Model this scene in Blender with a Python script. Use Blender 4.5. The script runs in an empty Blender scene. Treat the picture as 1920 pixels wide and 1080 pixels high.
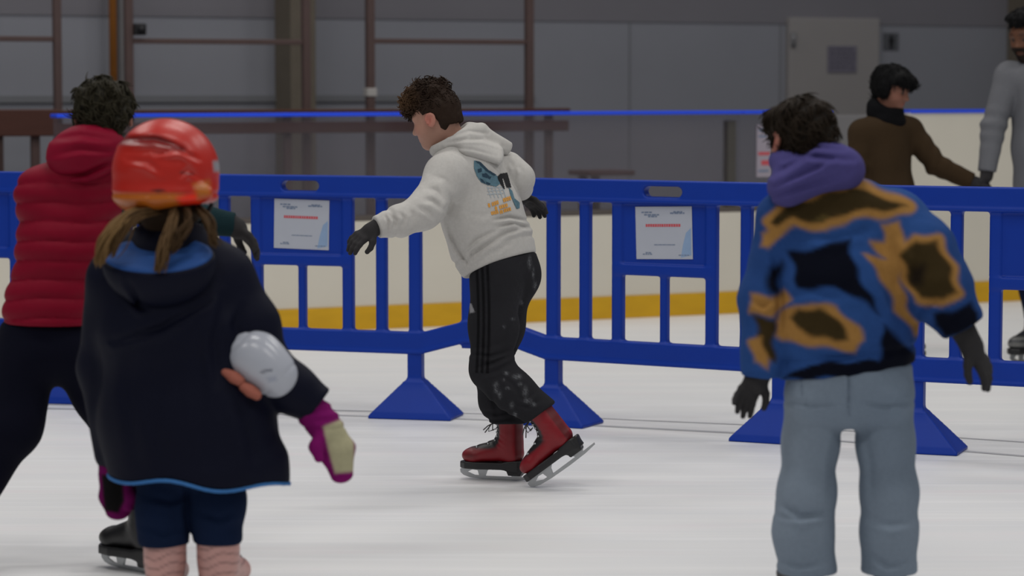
import bpy, bmesh, math, random
import numpy as np
from mathutils import Vector, Matrix
from mathutils.bvhtree import BVHTree

# ------------------------------------------------------------------ camera, world, lamps, exposure
SC = bpy.context.scene
COL = SC.collection
FPX = 5000.0                       # focal length in pixels of a 1920 wide frame
CAMZ = 1.40
TH = math.atan(380.0 / FPX)        # slight downward pitch: horizon at y = 160
cam_d = bpy.data.cameras.new('camera'); cam = bpy.data.objects.new('camera', cam_d); COL.objects.link(cam)
cam_d.sensor_width = 36.0; cam_d.lens = 36.0 * FPX / 1920.0
cam.location = (0, 0, CAMZ); cam.rotation_euler = (math.pi / 2 - TH, 0, 0)
cam_d.clip_end = 200
cam_d.dof.use_dof = True; cam_d.dof.focus_distance = 9.35; cam_d.dof.aperture_fstop = 2.8
SC.camera = cam
SC.view_settings.view_transform = 'Standard'; SC.view_settings.look = 'None'
SC.view_settings.gamma = 1.0; SC.view_settings.exposure = -0.68
try: SC.view_settings.use_curve_mapping = False
except Exception: pass
W_ = bpy.data.worlds.new('hall_air'); SC.world = W_; W_.use_nodes = True
W_.node_tree.nodes['Background'].inputs[0].default_value = (0.92, 0.96, 1.0, 1)
W_.node_tree.nodes['Background'].inputs[1].default_value = 0.25
def lamp(x, y, z, sx, sy, power, tint=(1.0, 0.97, 0.93)):
    l = bpy.data.lights.new('hall_lamp', 'AREA'); l.shape = 'RECTANGLE'; l.size = sx; l.size_y = sy
    l.energy = power; l.color = tint
    o = bpy.data.objects.new('hall_lamp', l); o.location = (x, y, z); COL.objects.link(o)
for ly in (1.5, 6.0, 10.5, 15.0):
    for lx in (-4.5, 0.0, 4.5):
        lamp(lx, ly, 6.5, 2.4, 0.5, 118)

# ------------------------------------------------------------------ pixel <-> world (the photograph's own camera)
CT, ST = math.cos(TH), math.sin(TH)
def W(px, py, Y):
    u = (px - 960.0) / FPX; v = -(py - 540.0) / FPX
    d = np.array([u, CT + v * ST, -ST + v * CT])
    return d * (Y / d[1]) + np.array([0, 0, CAMZ])
def proj(P):
    P = np.asarray(P, float); dz = CAMZ - P[..., 2]
    c = P[..., 1] * CT + dz * ST
    return 960 + FPX * P[..., 0] / c, 540 + FPX * (dz * CT - P[..., 1] * ST) / c
def Yof(scale): return (FPX / (scale * CT) - CAMZ * ST) / CT      # depth of a ground point from its px-per-metre

# ------------------------------------------------------------------ objects
def link(o, parent=None):
    COL.objects.link(o)
    if parent is not None: o.parent = parent
    return o
def thing(name, label, cat, loc=(0, 0, 0), rz=0.0, group=None):
    o = bpy.data.objects.new(name, None); o.location = loc; o.rotation_euler = (0, 0, rz); o.empty_display_size = .1
    link(o); o['label'] = label; o['category'] = cat
    if group: o['group'] = group
    return o
def tag(o, label=None, cat=None, group=None, kind=None):
    if label: o['label'] = label
    if cat: o['category'] = cat
    if group: o['group'] = group
    if kind: o['kind'] = kind
    return o
def mesh_from(name, V, F, smooth=True):
    me = bpy.data.meshes.new(name)
    V = np.asarray(V, np.float32); F = np.asarray(F, np.int32)
    n, k = F.shape
    me.vertices.add(len(V)); me.vertices.foreach_set('co', V.ravel())
    me.loops.add(n * k); me.loops.foreach_set('vertex_index', F.ravel())
    me.polygons.add(n); me.polygons.foreach_set('loop_start', np.arange(0, n * k, k, dtype=np.int32))
    me.polygons.foreach_set('loop_total', np.full(n, k, np.int32))
    me.polygons.foreach_set('use_smooth', np.full(n, smooth, bool))
    me.update(); me.validate()
    return me
def obj(name, me, mats, parent=None):
    o = bpy.data.objects.new(name, me)
    for m in (mats if isinstance(mats, (list, tuple)) else [mats]): me.materials.append(m)
    return link(o, parent)

class MB:                                            # bmesh shape collector with material slots
    def __init__(s): s.bm = bmesh.new(); s.mi = 0
    def _m(s, faces):
        for f in faces: f.material_index = s.mi
    def box(s, lo, hi, bev=0.0, M=None):
        lo, hi = Vector(lo), Vector(hi)
        r = bmesh.ops.create_cube(s.bm, size=1.0); vs = r['verts']
        for v in vs: v.co = Vector([lo[i] + (v.co[i] + .5) * (hi[i] - lo[i]) for i in range(3)])
        fs = set(f for v in vs for f in v.link_faces)
        if bev > 0:
            es = set(e for v in vs for e in v.link_edges)
            rb = bmesh.ops.bevel(s.bm, geom=list(es), offset=bev, segments=2, affect='EDGES', profile=.5)
            fs = set(rb['faces']) | set(f for f in fs if f.is_valid)
            vs = list(set(v for f in fs for v in f.verts))
        if M is not None:
            for v in vs: v.co = M @ v.co
        s._m(fs)
    def tube(s, pts, r, seg=8, closed=False, cap=True):
        pts = [Vector(p) for p in pts]; n = len(pts)
        rs = r if isinstance(r, (list, tuple)) else [r] * n
        rings = []; up = None
        for i, p in enumerate(pts):
            a = pts[i - 1] if (i > 0 or closed) else p; b = pts[(i + 1) % n] if (i < n - 1 or closed) else p
            t = (b - a).normalized()
            if up is None: up = Vector((0, 0, 1)) if abs(t.z) < .9 else Vector((1, 0, 0))
            x = t.cross(up)
            if x.length < 1e-6: x = t.orthogonal()
            x.normalize(); y = x.cross(t).normalized(); up = y
            rings.append([s.bm.verts.new(p + rs[i] * (math.cos(2 * math.pi * k / seg) * x + math.sin(2 * math.pi * k / seg) * y)) for k in range(seg)])
        fs = []
        for i in range(n if closed else n - 1):
            A, B = rings[i], rings[(i + 1) % n]
            for k in range(seg): fs.append(s.bm.faces.new((A[k], A[(k + 1) % seg], B[(k + 1) % seg], B[k])))
        if cap and not closed:
            fs.append(s.bm.faces.new(rings[0][::-1])); fs.append(s.bm.faces.new(rings[-1]))
        for f in fs: f.smooth = True
        s._m(fs)
    def prism(s, poly, a, b, fn):                    # polygon (2D) swept from a to b; fn(u, v, t) -> xyz
        A = [s.bm.verts.new(fn(u, v, a)) for u, v in poly]; B = [s.bm.verts.new(fn(u, v, b)) for u, v in poly]
        n = len(poly); fs = [s.bm.faces.new(A[::-1]), s.bm.faces.new(B)]
        for i in range(n): fs.append(s.bm.faces.new((A[i], A[(i + 1) % n], B[(i + 1) % n], B[i])))
        s._m(fs)
    def quad(s, pts): s._m([s.bm.faces.new([s.bm.verts.new(p) for p in pts])])
    def build(s, name, mats, parent=None, M=None):
        bmesh.ops.recalc_face_normals(s.bm, faces=s.bm.faces)
        if M is not None: s.bm.transform(M)
        me = bpy.data.meshes.new(name); s.bm.to_mesh(me); s.bm.free()
        return obj(name, me, mats, parent)

# ------------------------------------------------------------------ materials
def lin(c):
    c = c / 255.0
    return c / 12.92 if c <= .04045 else ((c + .055) / 1.055) ** 2.4
def RGB(r, g, b, gain=1.0): return tuple(min(.88, lin(c) * gain) for c in (r, g, b)) + (1,)
CG = 1.5
VG = 2.2                                             # the hall lamps light upright cloth to about half the white ice
def mat(name, rgb, rough=.8, vary=.10, scale=30, bump=.15, metal=0.0, spec=.3, gain=VG, attr=False, stretch=(1, 1, 1), sheen=0.0, bdist=.004):
    m = bpy.data.materials.new(name); m.use_nodes = True; t = m.node_tree; N, L = t.nodes, t.links
    b = N['Principled BSDF']; b.inputs['Roughness'].default_value = rough; b.inputs['Metallic'].default_value = metal
    b.inputs['Specular IOR Level'].default_value = spec
    if sheen: b.inputs['Sheen Weight'].default_value = sheen
    tc = N.new('ShaderNodeTexCoord'); mp = N.new('ShaderNodeMapping'); mp.inputs['Scale'].default_value = stretch
    L.new(tc.outputs['Object'], mp.inputs['Vector'])
    nz = N.new('ShaderNodeTexNoise'); nz.inputs['Scale'].default_value = scale; nz.inputs['Detail'].default_value = 5
    L.new(mp.outputs[0], nz.inputs['Vector'])
    mr = N.new('ShaderNodeMapRange'); mr.inputs['To Min'].default_value = 1 - vary; mr.inputs['To Max'].default_value = 1 + vary
    L.new(nz.outputs['Fac'], mr.inputs['Value'])
    mx = N.new('ShaderNodeMix'); mx.data_type = 'RGBA'; mx.blend_type = 'MULTIPLY'; mx.inputs['Factor'].default_value = 1
    if attr:
        a = N.new('ShaderNodeAttribute'); a.attribute_name = 'Col'; L.new(a.outputs['Color'], mx.inputs['A'])
    else: mx.inputs['A'].default_value = RGB(*rgb, gain=gain)
    L.new(mr.outputs[0], mx.inputs['B']); L.new(mx.outputs['Result'], b.inputs['Base Color'])
    if bump:
        bp = N.new('ShaderNodeBump'); bp.inputs['Strength'].default_value = bump; bp.inputs['Distance'].default_value = bdist
        L.new(nz.outputs['Fac'], bp.inputs['Height']); L.new(bp.outputs[0], b.inputs['Normal'])
    return m
M = {}
M['blue'] = mat('blue_plastic', (2, 33, 106), .45, .06, 14, .06, spec=.25)
M['notice'] = mat('notice_paper', (124, 127, 135), .5, .03, 20, 0)
M['ink'] = mat('grey_blue_ink', (78, 88, 105), .6, .1, 60, 0)
M['redink'] = mat('red_ink', (138, 56, 62), .6, .05, 60, 0)
M['paleblue'] = mat('pale_blue_ink', (96, 114, 138), .6, .1, 20, 0)
M['board'] = mat('white_rink_board', (150, 146, 136), .45, .05, 3, .02)
M['kick'] = mat('yellow_kick_strip', (146, 112, 18), .5, .16, 5, .03, stretch=(1, 1, 3))
M['cap'] = mat('blue_cap_rail', (20, 54, 176), .4, .05, 10, 0)
M['frame'] = mat('brown_painted_steel', (58, 46, 44), .5, .12, 12, .03)
M['wood'] = mat('dark_brown_plank', (50, 28, 22), .6, .2, 8, .05, stretch=(.4, 1, 6))
M['dark'] = mat('black_rubber', (20, 20, 22), .6, .1, 20, .05)
M['steel'] = mat('blade_steel', (120, 122, 124), .28, .08, 60, 0, metal=.85, gain=2.2)
M['concrete'] = mat('brownish_concrete', (66, 61, 54), .9, .14, 9, .1, gain=2.4)
M['orange'] = mat('rusty_orange_pipe', (104, 64, 24), .6, .15, 12, .05)
M['post'] = mat('dark_post', (52, 50, 47), .5, .1, 12, .02)
M['col'] = mat('dyed_cloth', (0, 0, 0), .92, .10, 90, .25, attr=True, spec=.10, bdist=.002)
M['helmet'] = mat('helmet_shell', (0, 0, 0), .34, .03, 30, 0, attr=True, spec=.45)
M['skin'] = mat('skin', (0, 0, 0), .55, .05, 60, .05, attr=True)
M['shell'] = mat('smooth_shell_fabric', (0, 0, 0), .6, .08, 60, .2, attr=True, spec=.10, bdist=.002)
M['leather'] = mat('boot_leather', (0, 0, 0), .42, .10, 70, .1, attr=True, spec=.4, bdist=.001)
M['gloss'] = mat('glossy_plastic', (0, 0, 0), .22, .03, 30, .0, attr=True, spec=.5)
M['hair'] = mat('hair', (0, 0, 0), .65, .25, 160, .3, attr=True, spec=.12, bdist=.002)

# ------------------------------------------------------------------ solid modelling: distance fields -> surface nets
def V3(p): return np.asarray(p, np.float32)
def nrm(v): v = np.asarray(v, float); return v / np.linalg.norm(v)
def smin(a, b, k):
    if k <= 0: return np.minimum(a, b)
    h = np.maximum(k - np.abs(a - b), 0) / k
    return np.minimum(a, b) - h * h * k * .25
def smax(a, b, k): return -smin(-a, -b, k)
def cap(P, a, b, ra, rb=None):
    rb = ra if rb is None else rb
    a, b = V3(a), V3(b); ab = b - a; L = float(ab @ ab) + 1e-12
    t = np.clip(((P - a) @ ab) / L, 0, 1)[:, None]
    return np.linalg.norm(P - (a + t * ab), axis=1) - (ra + (rb - ra) * t[:, 0])
def sph(P, c, r): return np.linalg.norm(P - V3(c), axis=1) - r
def ell(P, c, r, R=None):
    q = P - V3(c)
    if R is not None: q = q @ np.asarray(R, np.float32)          # columns of R are the local axes
    r = V3(r); k0 = np.linalg.norm(q / r, axis=1); k1 = np.linalg.norm(q / (r * r), axis=1)
    return k0 * (k0 - 1) / np.maximum(k1, 1e-6)
def ecap(P, a, b, ra, rb, side):                                  # limb with an elliptical section: (half along side, half across)
    a, b = V3(a), V3(b); ab = b - a; L = np.linalg.norm(ab); ax = ab / L
    s = V3(side); s = s - (s @ ax) * ax; s /= np.linalg.norm(s); n = np.cross(ax, s)
    q0 = P - a; t = np.clip((q0 @ ax) / L, 0, 1); q = q0 - (t * L)[:, None] * ax
    ru = ra[0] + (rb[0] - ra[0]) * t; rw = ra[1] + (rb[1] - ra[1]) * t; rl = np.minimum(ru, rw)
    u, w, l = q @ s, q @ n, q @ ax
    k0 = np.sqrt((u / ru) ** 2 + (w / rw) ** 2 + (l / rl) ** 2); k1 = np.sqrt((u / ru ** 2) ** 2 + (w / rw ** 2) ** 2 + (l / rl ** 2) ** 2)
    return np.where(k0 < .3, (k0 - 1) * rl, k0 * (k0 - 1) / np.maximum(k1, 1e-6))
def chain(P, pts, rs, k=.0):
    d = None
    for i in range(len(pts) - 1):
        c = cap(P, pts[i], pts[i + 1], rs[i], rs[i + 1]); d = c if d is None else smin(d, c, k)
    return d
def echain(P, pts, rs, side, k=.03):
    d = None
    for i in range(len(pts) - 1):
        c = ecap(P, pts[i], pts[i + 1], rs[i], rs[i + 1], side); d = c if d is None else smin(d, c, k)
    return d
def rbox(P, c, h, r=.0, R=None):
    q = P - V3(c)
    if R is not None: q = q @ np.asarray(R, np.float32)
    q = np.abs(q) - (V3(h) - r)
    return np.linalg.norm(np.maximum(q, 0), axis=1) + np.minimum(q.max(axis=1), 0) - r
def plane(P, p, n): return (P - V3(p)) @ V3(nrm(n))
def torus(P, c, n, R, r):
    q = P - V3(c); n = V3(nrm(n)); h = q @ n; rad = np.sqrt(np.maximum((q * q).sum(1) - h * h, 0))
    return np.sqrt((rad - R) ** 2 + h * h) - r
def waves(P, seed, freq, amp, dirv=None, n=4, spread=.6):         # cloth folds: a few bent ridges
    rg = np.random.RandomState(seed); d = 0
    for i in range(n):
        v = rg.normal(size=3)
        if dirv is not None: v = np.asarray(nrm(dirv)) + spread * v / np.linalg.norm(v)
        v = nrm(v) * freq * rg.uniform(.7, 1.4)
        bend = np.sin(P @ V3(rg.normal(size=3) * freq * .4) + rg.uniform(6.3))
        d = d + np.sin(P @ V3(v) + 1.3 * bend + rg.uniform(6.3))
    return (amp / n ** .5) * d
def bumpat(P, c, r): return np.exp(-((P - V3(c)) ** 2).sum(1) / (r * r))

def nets(D, lo, h):
    s = D < 0
    cnt = np.zeros(tuple(n - 1 for n in D.shape), np.int8)
    offs = [(i, j, k) for i in (0, 1) for j in (0, 1) for k in (0, 1)]
    nx, ny, nz = cnt.shape
    for i, j, k in offs: cnt += s[i:i + nx, j:j + ny, k:k + nz]
    msk = (cnt > 0) & (cnt < 8)
    I = np.argwhere(msk); idx = -np.ones(cnt.shape, np.int64); idx[msk] = np.arange(len(I))
    acc = np.zeros((len(I), 3)); num = np.zeros(len(I))
    for a in range(3):
        for o in offs:
            if o[a]: continue
            o2 = list(o); o2[a] = 1
            d0 = D[I[:, 0] + o[0], I[:, 1] + o[1], I[:, 2] + o[2]]; d1 = D[I[:, 0] + o2[0], I[:, 1] + o2[1], I[:, 2] + o2[2]]
            c = (d0 < 0) != (d1 < 0); t = np.where(c, d0 / np.where(c, d0 - d1, 1), 0)
            p = np.array(o, float)[None] + np.zeros((len(I), 3)); p[:, a] = t
            acc[c] += p[c]; num += c
    V = np.asarray(lo) + h * (I + acc / num[:, None])
    Q = []
    for a in range(3):
        b, c = (a + 1) % 3, (a + 2) % 3
        s0 = np.take(s, range(0, D.shape[a] - 1), a); s1 = np.take(s, range(1, D.shape[a]), a)
        E = np.argwhere(s0 != s1); E = E[(E[:, b] > 0) & (E[:, c] > 0) & (E[:, b] < D.shape[b] - 1) & (E[:, c] < D.shape[c] - 1)]
        if not len(E): continue
        fl = s0[E[:, 0], E[:, 1], E[:, 2]]
        def cell(db, dc):
            X = E.copy(); X[:, b] -= db; X[:, c] -= dc; return idx[X[:, 0], X[:, 1], X[:, 2]]
        q = np.stack([cell(1, 1), cell(0, 1), cell(0, 0), cell(1, 0)], 1)
        q[~fl] = q[~fl][:, ::-1]; Q.append(q)
    return V, np.concatenate(Q)
def solid(f, lo, hi, h, steps=2):
    """Surface of the solid f(P) < 0 inside the box lo..hi; only blocks near the surface are sampled finely."""
    lo = np.asarray(lo, float); hi = np.asarray(hi, float); B = 6
    nb = np.ceil((hi - lo) / (h * B)).astype(int); n = nb * B + 1
    cx = [lo[i] + h * (np.arange(nb[i]) * B + B / 2) for i in range(3)]
    C = np.stack(np.meshgrid(*cx, indexing='ij'), -1).reshape(-1, 3).astype(np.float32)
    dc = f(C); near = np.abs(dc) < h * B * 1.9 + .012
    D = np.repeat(np.repeat(np.repeat(np.where(dc < 0, -1., 1.).reshape(nb), B, 0), B, 1), B, 2)
    D = np.pad(D, ((0, 1),) * 3, mode='edge').astype(np.float32)
    bi = np.stack(np.unravel_index(np.nonzero(near)[0], nb), 1)
    g = np.stack(np.meshgrid(*[np.arange(B + 1)] * 3, indexing='ij'), -1).reshape(-1, 3)
    for c0 in range(0, len(bi), 1500):
        ii = (bi[c0:c0 + 1500, None, :] * B + g[None]).reshape(-1, 3)
        P = (lo + h * ii).astype(np.float32)
        D[ii[:, 0], ii[:, 1], ii[:, 2]] = f(P)
    D[[0, -1]] = np.maximum(D[[0, -1]], .5 * h); D[:, [0, -1]] = np.maximum(D[:, [0, -1]], .5 * h); D[:, :, [0, -1]] = np.maximum(D[:, :, [0, -1]], .5 * h)
    V, Q = nets(D, lo, h)
    for _ in range(steps):
        e = h * .35; G = np.zeros_like(V)
        d0 = f(V.astype(np.float32))
        for a in range(3):
            Pp = V.copy(); Pp[:, a] += e; Pm = V.copy(); Pm[:, a] -= e
            G[:, a] = (f(Pp.astype(np.float32)) - f(Pm.astype(np.float32))) / (2 * e)
        g2 = np.maximum((G * G).sum(1), .15)
        V = V - np.clip(d0 / g2, -.5 * h, .5 * h)[:, None] * G * .9
    return V, Q
def vnormals(V, Q):
    n = np.cross(V[Q[:, 2]] - V[Q[:, 0]], V[Q[:, 3]] - V[Q[:, 1]])
    N = np.zeros_like(V)
    for k in range(4): np.add.at(N, Q[:, k], n)
    return N / np.maximum(np.linalg.norm(N, axis=1), 1e-12)[:, None]
def put(name, f, lo, hi, h, m, parent, colour=None, off=None):
    """Build the solid f as a child mesh of parent. colour: sRGB tuple or fn(V, N) -> linear (n,3)."""
    V, Q = solid(f, lo, hi, h)
    me = mesh_from(name, V - np.asarray(off if off is not None else (0, 0, 0)), Q)
    if colour is not None:
        if callable(colour): c = colour(V, vnormals(V, Q))
        else: c = np.tile(np.array(RGB(*colour, gain=CG)[:3]), (len(V), 1))
        paint(me, c)
    o = obj(name, me, m, parent)
    o_data[o.name] = (V, Q)
    return o
o_data = {}
def paint(me, c):
    a = me.color_attributes.new('Col', 'FLOAT_COLOR', 'POINT')
    a.data.foreach_set('color', np.concatenate([np.clip(c, 0, .9), np.ones((len(c), 1))], 1).astype(np.float32).ravel())
def clin(rgb, gain=None): return np.array(RGB(*rgb, gain=CG if gain is None else gain)[:3])
def sdpoly(px, py, poly):                                         # signed distance to a 2D polygon (negative inside)
    poly = np.asarray(poly, float); d = np.full(px.shape, 1e18); ins = np.zeros(px.shape, bool)
    for i in range(len(poly)):
        a, b = poly[i], poly[(i + 1) % len(poly)]; e = b - a
        wx, wy = px - a[0], py - a[1]; t = np.clip((wx * e[0] + wy * e[1]) / (e @ e + 1e-9), 0, 1)
        d = np.minimum(d, (wx - t * e[0]) ** 2 + (wy - t * e[1]) ** 2)
        c = (a[1] > py) != (b[1] > py)
        with np.errstate(divide='ignore', invalid='ignore'):
            ins ^= c & (px < (b[0] - a[0]) * (py - a[1]) / (b[1] - a[1] + 1e-12) + a[0])
    return np.where(ins, -1, 1) * np.sqrt(d)
def blend(c, col, w): return c * (1 - w[:, None]) + col[None] * w[:, None]
def soft(d, e): return np.clip(.5 - d / (2 * e), 0, 1)
# ------------------------------------------------------------------ the hall: ice, boards, wall
def ice_material():
    m = mat('ice', (200, 200, 202), .42, .02, 4, 0, gain=1.45, spec=.35)
    t = m.node_tree; N, L = t.nodes, t.links; b = N['Principled BSDF']
    tc = N.new('ShaderNodeTexCoord'); cols = None
    base = N.new('ShaderNodeRGB'); base.outputs[0].default_value = (.80, .80, .80, 1); prev = base.outputs[0]
    for sc, st, lo, hi, c in ((1.0, (.5, 5, 1), .35, .75, (.71, .72, .74, 1)), (2.2, (.35, 9, 1), .52, .72, (.86, .86, .87, 1)), (3.5, (.2, 22, 1), .58, .75, (.66, .68, .71, 1)), (1.7, (.6, 3, 1), .55, .8, (.80, .75, .77, 1))):
        mp = N.new('ShaderNodeMapping'); mp.inputs['Scale'].default_value = st; mp.inputs['Rotation'].default_value = (0, 0, .03 * sc)
        L.new(tc.outputs['Object'], mp.inputs['Vector'])
        nz = N.new('ShaderNodeTexNoise'); nz.inputs['Scale'].default_value = sc; nz.inputs['Detail'].default_value = 4; L.new(mp.outputs[0], nz.inputs['Vector'])
        mr = N.new('ShaderNodeMapRange'); mr.inputs['From Min'].default_value = lo; mr.inputs['From Max'].default_value = hi; mr.inputs['To Max'].default_value = .7
        L.new(nz.outputs['Fac'], mr.inputs['Value'])
        mx = N.new('ShaderNodeMix'); mx.data_type = 'RGBA'; L.new(mr.outputs[0], mx.inputs['Factor']); L.new(prev, mx.inputs['A']); mx.inputs['B'].default_value = c
        prev = mx.outputs['Result']
    L.new(prev, b.inputs['Base Color'])
    return m
# line of the rink boards: px -> scale 349 - .0316 px
def dscale(px): return 349 - .0316 * px
D0 = W(0, 160 + CAMZ * dscale(0), Yof(dscale(0))); D1 = W(1840, 160 + CAMZ * dscale(1840), Yof(dscale(1840)))
DU = nrm([D1[0] - D0[0], D1[1] - D0[1], 0]); DN = np.array([-DU[1], DU[0], 0]); DA = math.atan2(DU[1], DU[0])
DO = np.array([D0[0], D0[1], 0.])
def ds(px, off=0.0):                                  # distance along the board line where image column px meets the line shifted by off
    d = np.array([(px - 960) / FPX * CT, 1.0, 0.0])     # ground direction of that column (near the horizon)
    o = DO + off * DN
    A = np.array([[DU[0], -d[0]], [DU[1], -d[1]]]); s, _ = np.linalg.solve(A, -o[:2]); return s
def dz(px, py, off=0.0):                              # height of pixel (px, py) on that line
    p = DO + off * DN + ds(px, off) * DU
    return W(px, py, p[1])[2]
def at_line(name, label, cat, s=0.0, off=0.0, group=None, z=0.0):
    p = DO + off * DN + s * DU
    return thing(name, label, cat, (p[0], p[1], z), DA, group)
TM = Matrix.Translation(Vector(DO)) @ Matrix.Rotation(DA, 4, 'Z')

mb = MB(); mb.quad([(-40, -12, 0), (60, -12, 0), (60, 0, 0), (-40, 0, 0)])
ice = mb.build('floor', ice_material(), None, TM @ Matrix.Identity(4)); tag(ice, kind='structure', label='scratched white skating ice', cat='ice')
mb = MB(); mb.box((-40, .13, -.1), (60, 4.0, -.004)); tag(mb.build('floor_spectator', mat('grey_rubber_floor', (58, 58, 60), .9, .1, 8, .05), None, TM), kind='structure', label='dark grey floor behind the rink boards', cat='floor')

# wall with overlapping grey cladding and one grey door
OW = 3.0
wl = mat('grey_wall_cladding', (74, 75, 80), .75, .05, 2, .03, gain=3.25); wu = mat('darker_wall_cladding', (64, 63, 67), .8, .06, 2, .03, gain=3.25)
ws = mat('wall_seam', (62, 63, 66), .8, .05, 2, 0, gain=3.25)
zb = dz(900, 38, OW)
mb = MB(); mb.box((-40, OW, -.1), (60, OW + .2, 7.0))
mb.mi = 1; mb.box((-40, OW - .008, zb), (60, OW, 7.0))
mb.mi = 2; z1 = dz(400, 183, OW); mb.box((-40, OW - .02, z1 - .03), (ds(1000, OW), OW, z1 + .015))
for px in (1180, 1462): s0 = ds(px, OW); mb.box((s0 - .004, OW - .006, 0), (s0 + .004, OW, zb))
tag(mb.build('wall_back', [wl, wu, ws], None, TM), kind='structure', label='grey clad wall behind the rink', cat='wall')
s0, s1 = ds(515, OW), ds(562, OW)
mb = MB(); mb.box((s0, OW - .3, 0), (s1, OW - .002, 7.0), .01); tag(mb.build('trim_1', M['concrete'], None, TM), kind='structure', label='brownish concrete column on the wall', cat='column')
s0, s1 = ds(1886, OW), ds(1945, OW)
mb = MB(); mb.box((s0, OW - .3, 0), (s1, OW - .002, 7.0), .01); tag(mb.build('trim_2', M['concrete'], None, TM), kind='structure', label='concrete column behind the man', cat='column')
s0, s1 = ds(1472, OW), ds(1640, OW); zt = dz(1550, 34, OW)
mb = MB(); mb.box((s0, OW - .06, .0), (s1, OW - .002, zt), .006)
door = mb.build('door_1', mat('warm_grey_door', (80, 78, 78), .6, .04, 3, .02, gain=3.25), None, TM); tag(door, kind='structure', label='plain warm grey door', cat='door')
hz = dz(1478, 74, OW); mb = MB(); s0 = ds(1473, OW); mb.box((s0, OW - .075, hz - .05), (s0 + .045, OW - .06, hz + .05), .003); mb.tube([(s0 + .02, OW - .078, hz - .055), (s0 + .02, OW - .078, hz + .055)], .009)
hg = mb.build('hinge', mat('grey_hinge', (90, 90, 92), .4, .05, 20, 0, metal=.5, gain=2.5), None, TM); hg.parent = door; hg.matrix_parent_inverse = Matrix.Identity(4)

def sign(name, label, px0, py0, px1, py1, off, marks, paper, cat='sign'):
    """Flat sheet on the wall line; marks are (u0, v0, u1, v1, material) in 0..1 of the sheet, v downward."""
    s0, s1 = ds(px0, off), ds(px1, off); za, zc = dz((px0 + px1) / 2, py1, off), dz((px0 + px1) / 2, py0, off)
    w, h = s1 - s0, zc - za
    t = at_line(name, label, cat, s0, off, z=za)
    mb = MB(); mb.box((0, -.006, 0), (w, 0, h), .001); mb.build('sheet', paper, t)
    groups = {}
    for u0, v0, u1, v1, m in marks: groups.setdefault((m.name, v0), (m, []))[1].append((u0, v0, u1, v1))
    for nm, (m, q) in groups.items():
        mb = MB()
        for u0, v0, u1, v1 in q: mb.box((u0 * w, -.0075, h * (1 - v1)), (u1 * w, -.006, h * (1 - v0)))
        mb.build('lettering', m, t)
    return t
dk = mat('dark_sign_face', (60, 58, 66), .5, .1, 10, 0, gain=3.25); lt = mat('faded_sign_print', (42, 41, 48), .6, .1, 10, 0, gain=3.25); wt = mat('faded_white_print', (110, 110, 114), .6, .1, 10, 0, gain=3.25); bk = mat('black_sign_face', (44, 45, 48), .5, .1, 10, 0, gain=3.25)
bl_ = mat('black_sign_print', (12, 12, 14), .5, .1, 10, 0); random.seed(4); marks = []
for r in range(5):
    u = .08
    while u < .86:
        wd = random.uniform(.06, .17); marks.append((u, .10 + r * .17, min(.93, u + wd), .16 + r * .17, lt)); u += wd + .05
sign('wall_notice', 'dark square notice with rows of pale print on the grey door', 1551, 86, 1605, 136, OW - .062, marks, dk)
sign('pictogram_sign', 'small black pictogram sign on the wall above the dark haired child', 1655, 62, 1683, 94, OW - .002, [(.44, .10, .60, .24, bl_), (.36, .27, .68, .62, bl_), (.40, .62, .51, .93, bl_), (.54, .62, .64, .93, bl_)], bk)

# orange pipe and grey duct on the wall
t = at_line('wall_pipe', 'rusty orange pipe running down the wall at left', 'pipe', ds(213, OW - .12), OW - .12)
mb = MB(); mb.tube([(0, 0, 0), (0, 0, 6.5)], .026, 12); mb.build('pipe', M['orange'], t)
for z in (.9, 2.3, 3.7): mb = MB(); mb.box((-.045, -.035, z - .02), (.045, .119, z + .02), .004); mb.build('pipe_clip', M['post'], t)
t = at_line('wall_duct', 'pale grey square duct beside the orange pipe', 'duct', ds(229, OW), OW - .002)
mb = MB(); mb.box((-.035, -.06, 0), (.035, 0, 6.5), .006); mb.build('channel', mat('grey_duct', (72, 71, 72), .6, .05, 10, 0, gain=2.6), t)
mb = MB(); mb.box((-.045, -.066, 2.2), (.045, 0, 2.26), .004); mb.build('bracket', M['post'], t)

# ------------------------------------------------------------------ rails and benches between boards and wall
OR = 1.55
def rail_frame(px0, px1, label, extra=None):
    s0, s1 = ds(px0, OR), ds(px1, OR); w = s1 - s0
    t = at_line('rail_frame', label, 'railing', s0, OR, 'brown steel rail frames behind the glass')
    hw = 7.4 / dscale((px0 + px1) / 2) * 1.12
    for x in (0, w):
        mb = MB(); mb.box((x - hw, -hw, 0), (x + hw, hw, 2.75), .006); mb.build('post', M['frame'], t)
        mb = MB(); mb.box((x - .08, -.08, 0), (x + .08, .08, .012), .003); mb.build('base_plate', M['frame'], t)
    for zz in (dz((px0 + px1) / 2, 78 if px0 > 100 else 72, OR), 2.72):
        mb = MB(); mb.box((hw, -.013, zz - .016), (w - hw, .013, zz + .016), .004); mb.build('rail', M['frame'], t)
    if extra: extra(t, w, hw)
    return t
rail_frame(-228, 108, 'brown steel rail frame at the left edge, half out of view')
def clamp(t, w, hw):
    z = dz(250, 55, OR); mb = MB(); mb.box((hw, -.05, z - .035), (hw + .075, .03, z + .035), .008); mb.tube([(hw + .04, -.05, z), (hw + .04, -.075, z)], .022, 12)
    tag(mb.build('clamp', M['dark'], t), label='small black box clamp')
rail_frame(242, 574, 'brown steel rail frame with a small black clamp on its left post', clamp)
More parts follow.
